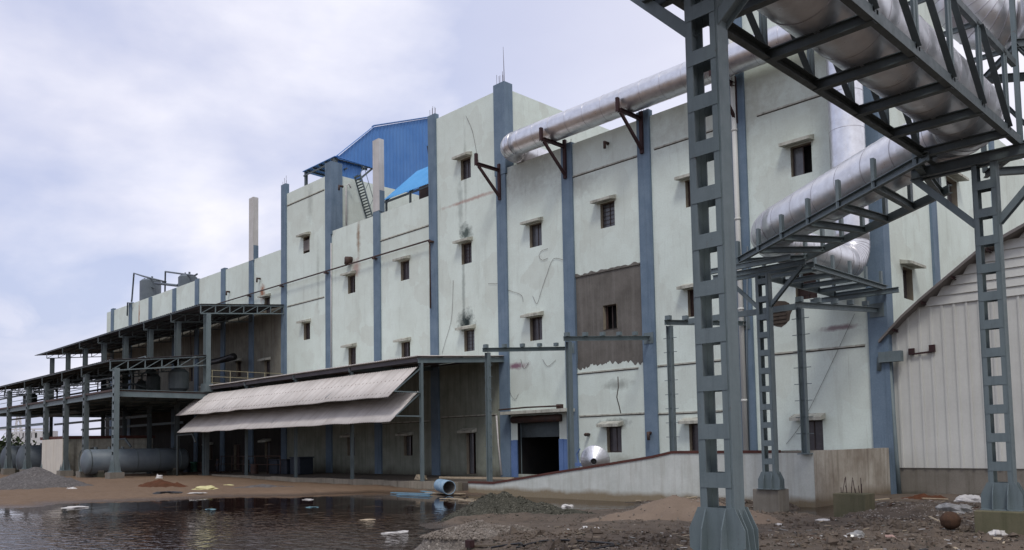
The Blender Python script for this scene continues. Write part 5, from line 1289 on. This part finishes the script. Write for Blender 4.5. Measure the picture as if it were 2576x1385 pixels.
a = wx(215, 1160, tx); zc = (wx(215, 1131, tx).z+wx(215, 1194, tx).z)/2
htank(tx, a.y, 10.5, 1.32, zc, 'long grey horizontal tank lying behind the front posts of the platform')
for xi, lab in ((55, 'grey horizontal tank end seen between the far-left posts, nearer the plastered room'), (14, 'grey horizontal tank cut by the left edge of the picture')):
    a = wy(xi, 1160, 31.5); htank(a.x, 31.5, 9, 1.9, 2.6, lab)
rm0, rm1 = wy(104, 1105, 30.0), wy(160, 1105, 30.0); rz = rm1.z
rm = thing('plastered_room', ((rm0.x+rm1.x)/2, 33, 0), 'small plastered room with a rust-streaked white front under the platform', 'room')
pa, pb_ = wy(106, 1105, 29.2), wy(157, 1105, 29.2); MB().box(pa.x, pb_.x, 29.2, 29.3, .9, pb_.z).build('front_panel', M['tankrust'], rm)
MB().box(rm0.x+.05, rm1.x+.8, 30.1, 40, -1, rz).build('wall', M['trim'], rm)
MB().box(rm0.x-.2, rm1.x+1.0, 29.9, 40.2, rz, rz+.35).build('roof_slab', M['coping'], rm)
# clutter under the porch
bx0, bx1 = wy(688, 1180, 44)[0], wy(742, 1180, 44)[0]
def bins(x, w, h, lab):
    t = thing('storage_bin', (x, 44, .76), lab, 'bin', 'dark storage bins under the porch')
    o = MB().box(x-w/2, x+w/2, 43.2, 44.8, .76, .76+h).build('tub', M['bluebin'], t); bv = o.modifiers.new('b', 'BEVEL'); bv.width = .08; bv.segments = 2
    MB().box(x-w/2-.06, x+w/2+.06, 43.12, 44.88, .76+h, .76+h+.1).build('rim', M['bluebin'], t)
bins((bx0+bx1)/2-.9, 1.7, 1.45, 'dark blue bin under the porch, leftmost of three'); bins((bx0+bx1)/2+1.1, 1.7, 1.45, 'dark blue bin under the porch, middle of three'); bins((bx0+bx1)/2+3.6, 1.9, 1.7, 'dark blue bin under the porch, tallest and nearest the door')
r = random.Random(21)
for k, (x, y, hgt, mt, lab) in enumerate([(470, 42, 1.1, 'bluebin', 'dark blue drum at the left end of the porch'), (487, 43, 1.2, 'green', 'green drum at the left end of the porch'), (505, 44, 1.1, 'iron', 'rusty drum left of the standing person'), (618, 45, 1.4, 'black', 'black drum right of the dark doorway'), (640, 43, 1.0, 'iron', 'rusty drum under the barred window')]):
    p = wy(x, 1190, y); t = thing('steel_drum', (p.x, y, .76), lab, 'drum', 'drums standing under the porch')
    MB().lathe((p.x, y, .76), (0, 0, 1), [(0, 0), (0, .42), (hgt*.33, .42), (hgt*.35, .45), (hgt*.37, .42), (hgt*.66, .42), (hgt*.68, .45), (hgt*.7, .42), (hgt, .42), (hgt, 0)], 20).build('shell', M[mt], t)
    MB().lathe((p.x, y, .76+hgt), (0, 0, 1), [(.0, .44), (.03, .44), (.03, .38), (.0, .38)], 20).build('lid', M[mt], t)
t = thing('hand_rail', (wy(560, 1190, 43)[0], 43, .76), 'dark pipe handrail between the person and the barred window under the porch', 'handrail')
xa, xb2 = wy(556, 1180, 43)[0], wy(705, 1180, 43)[0]; mb = MB()
for z in (1.0, 1.9): mb.tube([(xa, 43, .76+z), (xb2, 43, .76+z)], .05, 6)
mb.build('rail', M['iron'], t, True)
for k in range(6): x = xa+(xb2-xa)*k/5; MB().tube([(x, 43, .76), (x, 43, 2.66)], .05, 6).build('upright', M['iron'], t, True)
# yellow sack and laths near the porch end
p = wy(1060, 1207, 41.5); crumple(Vector((p.x, 41.5, .85)), .6, .4, .35, 77, 'sack', M['plank'], 'ochre sack slumped by the last porch post', 'sack')
x = wy(1180, 1203, 42)[0]; single(MB().bar((x-3.5, 42, .95), (x+4.2, 42.6, .98), .2, .14), 'long_timber', M['plank'], 'long pale timber lying on the porch floor left of the roller door', 'timber')

# person standing under the porch (dark clothes)
def person():
    pb = wy(547, 1196, 42.5); b = Vector((pb.x, 42.5, .76)); s = 1.68/1.75
    t = thing('person', b, 'person in dark clothes standing in the shade under the porch beside a column', 'person')
    J = {'pel': (0, 0, .95), 'chest': (0, .0, 1.28), 'neck': (0, 0, 1.48), 'head0': (0, -.01, 1.56), 'head': (0, -.02, 1.66), 'top': (0, -.01, 1.74),
         'hl': (.10, 0, .92), 'kl': (.12, -.03, .50), 'al': (.13, .02, .08), 'tl': (.14, -.15, .03), 'hr': (-.10, 0, .92), 'kr': (-.12, -.05, .50), 'ar': (-.13, .0, .08), 'tr': (-.14, -.17, .03),
         'sl': (.19, 0, 1.42), 'el': (.26, .02, 1.14), 'wl': (.24, -.12, .92), 'sr': (-.19, 0, 1.42), 'er': (-.27, .02, 1.14), 'wr': (-.20, -.16, .98)}
    R_ = {'pel': .14, 'chest': .16, 'neck': .06, 'head0': .075, 'head': .10, 'top': .06, 'hl': .10, 'kl': .062, 'al': .042, 'tl': .035, 'hr': .10, 'kr': .062, 'ar': .042, 'tr': .035, 'sl': .065, 'el': .045, 'wl': .03, 'sr': .065, 'er': .045, 'wr': .03}
    E_ = [('pel', 'chest'), ('chest', 'neck'), ('neck', 'head0'), ('head0', 'head'), ('head', 'top'), ('pel', 'hl'), ('hl', 'kl'), ('kl', 'al'), ('al', 'tl'), ('pel', 'hr'), ('hr', 'kr'), ('kr', 'ar'), ('ar', 'tr'), ('chest', 'sl'), ('sl', 'el'), ('el', 'wl'), ('chest', 'sr'), ('sr', 'er'), ('er', 'wr')]
    # hands: palm and five fingers each
    for sd, w in (('l', 'wl'), ('r', 'wr')):
        wv = Vector(J[w]); pm_ = wv+Vector((0, -.03, -.08)); J['p'+sd] = tuple(pm_); R_['p'+sd] = .026; E_.append((w, 'p'+sd))
        for k in range(5):
            off = Vector(((-.03+.017*k) if k < 4 else (-.045 if sd == 'l' else .045), -.01 if k < 4 else -.03, -.05 if k < 4 else -.01)); nm = 'f%s%d' % (sd, k)
            J[nm] = tuple(pm_+off); R_[nm] = .009; E_.append(('p'+sd, nm)); J[nm+'t'] = tuple(pm_+off+Vector((0, -.02, -.03 if k < 4 else -.02))); R_[nm+'t'] = .008; E_.append((nm, nm+'t'))
    ks = list(J); me = bpy.data.meshes.new('body'); me.from_pydata([Vector(J[k])*s for k in ks], [(ks.index(a), ks.index(b_)) for a, b_ in E_], [])
    me.materials.append(M['skin']); o = bpy.data.objects.new('body', me); COL.objects.link(o); o.parent = t
    md = o.modifiers.new('skin', 'SKIN'); me.skin_vertices or None
    for i, k in enumerate(ks): me.skin_vertices[0].data[i].radius = (R_[k]*s, R_[k]*s*(.8 if k in ('pel', 'chest') else 1))
    me.skin_vertices[0].data[0].use_root = True
    sb = o.modifiers.new('sub', 'SUBSURF'); sb.levels = 1; sb.render_levels = 2
    mb = MB(); mb.tube([b+Vector(v)*s for v in ((0, 0, .93), (0, 0, 1.05), (0, 0, 1.28), (0, 0, 1.42), (0, 0, 1.49))], [.185, .17, .19, .18, .08], 16)
    for q in (1, -1): mb.tube([b+Vector(v)*s for v in ((q*.15, 0, 1.42), (q*.22, 0, 1.36), (q*.265, .02, 1.12))], [.085, .08, .065], 12)
    mb.build('shirt', M['cloth'], t, True)
    mb = MB()
    for q, h_, k_, a_ in ((1, 'hl', 'kl', 'al'), (-1, 'hr', 'kr', 'ar')): mb.tube([b+(Vector(J[h_])+Vector((0, 0, .04)))*s, b+Vector(J[k_])*s, b+(Vector(J[a_])+Vector((0, 0, .02)))*s], [.125, .085, .07], 12)
    mb.build('trousers', M['cloth'], t, True)
    mb = MB(); mb.lathe(b+Vector((0, .015, 1.70))*s, (0, 0, 1), [(-.08, .112), (0, .115), (.06, .09), (.09, .0)], 14); mb.build('hair', M['hair'], t, True)
    mb = MB(); hc = b+Vector((0, -.11, 1.655))*s
    mb.bar(hc+Vector((0, -.0, .02)), hc+Vector((0, -.03, -.02)), .025, .02); mb.box(hc.x-.03, hc.x+.03, hc.y-.01, hc.y, hc.z-.055, hc.z-.047)
    for q in (-.035, .035): mb.box(hc.x+q-.012, hc.x+q+.012, hc.y-.008, hc.y+.004, hc.z+.02, hc.z+.03)
    for q in (-.105, .105): mb.box(hc.x+q-.01, hc.x+q+.01, hc.y+.09, hc.y+.12, hc.z-.02, hc.z+.035)
    mb.build('face_features', M['skin'], t)
person()

# distance at the far left
def far_dir(x, dist, z=0.):
    d = ray(x, 1130); d = Vector((d.x, d.y)).normalized()*dist; return Vector((d.x, d.y, z))
p = far_dir(42, 230); t = thing('distant_building', p, 'pale concrete frame building far off between the left platform posts', 'building')
u = Vector((.70, .71, 0)); v = Vector((-.71, .70, 0))
mb = MB()
for k in range(5):
    for j in range(3):
        a = p+u*(k*3-4)+Vector((0, 0, 0)); 
    mb.bar(p+u*(k*3-5), p+u*(k*3-5)+Vector((0, 0, 9)), .5, .5)
for z in (.3, 3.1, 6.0, 9.0): mb.bar(p-u*5.2+Vector((0, 0, z)), p+u*7.2+Vector((0, 0, z)), .5, .35)
mb.build('frame', M['farw'], t)
mb = MB(); mb.prism([p-u*4.6+v*3, p+u*6.6+v*3, p+u*6.6+v*3+Vector((0, 0, 8.6)), p-u*4.6+v*3+Vector((0, 0, 8.6))], v*3); mb.build('wall', M['farw'], t)
mb = MB()
for k in range(4):
    for z in (1.2, 4.2, 7.0): a = p+u*(k*3-4.2)+v*2.95+Vector((0, 0, z)); mb.prism([a, a+u*1.3, a+u*1.3+Vector((0, 0, 1.2)), a+Vector((0, 0, 1.2))], -v*.05)
mb.build('window', M['dark'], t)
p = far_dir(84, 210); t = thing('distant_building', p, 'white two-storey frame building far off beside the plastered room', 'building')
mb = MB()
for k in range(5): mb.bar(p+u*(k*2-4), p+u*(k*2-4)+Vector((0, 0, 8)), .35, .35)
for z in (2.5, 5.2, 8.0): mb.bar(p-u*4.2+Vector((0, 0, z)), p+u*4.2+Vector((0, 0, z)), .35, .3)
mb.build('frame', M['farw'], t); MB().prism([p-u*4+v*3, p+u*4+v*3, p+u*4+v*3+Vector((0, 0, 5)), p-u*4+v*3+Vector((0, 0, 5))], v*3).build('wall', M['farw'], t)
p = far_dir(45, 420); mb = MB(); hh = 22
for sx, sy in ((-1, -1), (1, -1), (1, 1), (-1, 1)): mb.bar(p+Vector((sx*2.4, sy*2.4, 0)), p+Vector((sx*.3, sy*.3, hh)), .3, .3)
for k in range(7):
    a = 2.4*(1-k/8.); b_ = 2.4*(1-(k+1)/8.); z0, z1 = hh*k/8, hh*(k+1)/8
    for (sx, sy), (ux, uy) in (((-1, -1), (1, -1)), ((1, -1), (1, 1)), ((1, 1), (-1, 1)), ((-1, 1), (-1, -1))): mb.bar(p+Vector((sx*a, sy*a, z0)), p+Vector((ux*b_, uy*b_, z1)), .18, .18)
single(mb, 'pylon', M['farw'], 'faint lattice pylon on the horizon behind the platform', 'pylon')
r = random.Random(31)
for k, (x, dist, hgt, lab) in enumerate([(-12, 150, 5, 'low dark green tree at the left edge of the picture'), (12, 170, 6, 'low green tree between the left-edge posts'), (30, 190, 4.5, 'low bush in front of the far concrete frame building'), (64, 185, 4, 'small bush in front of the white frame building')]):
    p = far_dir(x, dist); t = thing('far_tree', p, lab, 'tree', 'low trees far off at the left')
    MB().tube([p, p+Vector((0, 0, hgt*.5))], [.3, .15], 7).build('trunk', M['timberdk'], t, True)
    mb = MB()
    for j in range(700):
        d = Vector((r.gauss(0, 1), r.gauss(0, 1), r.gauss(0, .6))); d = d.normalized()*r.uniform(.4, 1.15)*hgt*.62; c = p+Vector((0, 0, hgt*.6))+Vector((d.x*1.3, d.y*1.3, d.z*.8))
        a = Vector((r.uniform(-1, 1), r.uniform(-1, 1), r.uniform(-1, 1))).normalized()*.4; b_ = a.orthogonal().normalized()*.3; mb.add([c-a, c+b_, c+a, c-b_], [(0, 1, 2, 3)])
    mb.build('crown', M['leaf'], t, False, False)

# ------------------------------------------------------------------ sky, sun
SUN_AZ = math.atan2(.55, -.62); SUN_EL = radians(56)
sd = Vector((sin(SUN_AZ)*cos(SUN_EL), cos(SUN_AZ)*cos(SUN_EL), sin(SUN_EL)))
world = bpy.data.worlds.new('World'); scene.world = world; world.use_nodes = True
nt = world.node_tree; nt.nodes.clear(); t = NT(nt)
sky = t.n('ShaderNodeTexSky', sky_type='NISHITA'); sky.sun_disc = False; sky.sun_elevation = SUN_EL; sky.sun_rotation = SUN_AZ; sky.air_density = 1.2; sky.dust_density = 2.0
tc = t.n('ShaderNodeTexCoord').outputs['Generated']
sp = t.n('ShaderNodeSeparateXYZ'); t.l(tc, sp.inputs[0])
zc_ = t.math('ADD', t.math('MAXIMUM', sp.outputs[2], 0), .22)
cb = t.n('ShaderNodeCombineXYZ'); t.l(t.math('DIVIDE', sp.outputs[0], zc_), cb.inputs[0]); t.l(t.math('DIVIDE', sp.outputs[1], zc_), cb.inputs[1])
n1 = t.noise(cb.outputs[0], 1.1, 7, .52, (1.0, 1.35, 1), .3); n2 = t.noise(tc, 3.2, 6, .5, (1, 1, 2.2), .2)
cover = t.ramp(t.math('ADD', t.math('MULTIPLY', n1, .6), t.math('MULTIPLY', n2, .4)), .43, .61, .26, 1.0)
up = t.ramp(sp.outputs[2], .0, .45)
# thicker cloud towards the factory side, thinner to the left
dl = t.math('ADD', t.math('MULTIPLY', sp.outputs[0], .75), t.math('MULTIPLY', sp.outputs[1], .66))
cover = t.math('MAXIMUM', cover, t.ramp(dl, -.35, .25, 0, .97))
n3 = t.noise(tc, 4.5, 8, .55, (1, 1, 1.3), .3); cover = t.math('MAXIMUM', cover, t.math('MULTIPLY', t.ramp(n3, .48, .60), t.ramp(sp.outputs[2], .34, .14, 0, .6)))
cloud = t.mix(t.ramp(n2, .38, .62), (7.55, 7.5, 8.5), (8.4, 8.35, 9.2))
skyc = t.mix(.6, sky.outputs[0], (4.4, 5.0, 8.0))
col = t.mix(cover, skyc, cloud)
bg = t.n('ShaderNodeBackground'); bg.inputs[1].default_value = .105; t.l(col, bg.inputs[0])
wo = t.n('ShaderNodeOutputWorld'); t.l(bg.outputs[0], wo.inputs[0])
sun = bpy.data.lights.new('sun', 'SUN'); sun.energy = 1.3; sun.angle = radians(14); sun.color = (1, .97, .92)
so = bpy.data.objects.new('sun', sun); COL.objects.link(so); so.rotation_euler = sd.to_track_quat('Z', 'Y').to_euler(); so.location = (20, -20, 60)

# ------------------------------------------------------------------ camera
cam = bpy.data.cameras.new('camera'); co = bpy.data.objects.new('camera', cam); COL.objects.link(co); scene.camera = co
cam.sensor_width = 36; cam.sensor_fit = 'HORIZONTAL'; cam.lens = F/2576*36
cam.shift_x = (1288-PX)/2576; cam.shift_y = (PY-692.5)/2576; cam.clip_start = .1; cam.clip_end = 12000
m = Matrix((AR, -AD, -AF)).transposed().to_4x4(); m.translation = Vector((0, 0, H)); co.matrix_world = m

scene.view_settings.view_transform = 'Standard'; scene.view_settings.look = 'None'; scene.view_settings.gamma = 1; scene.view_settings.exposure = .16
scene.render.resolution_x = 1024; scene.render.resolution_y = 550
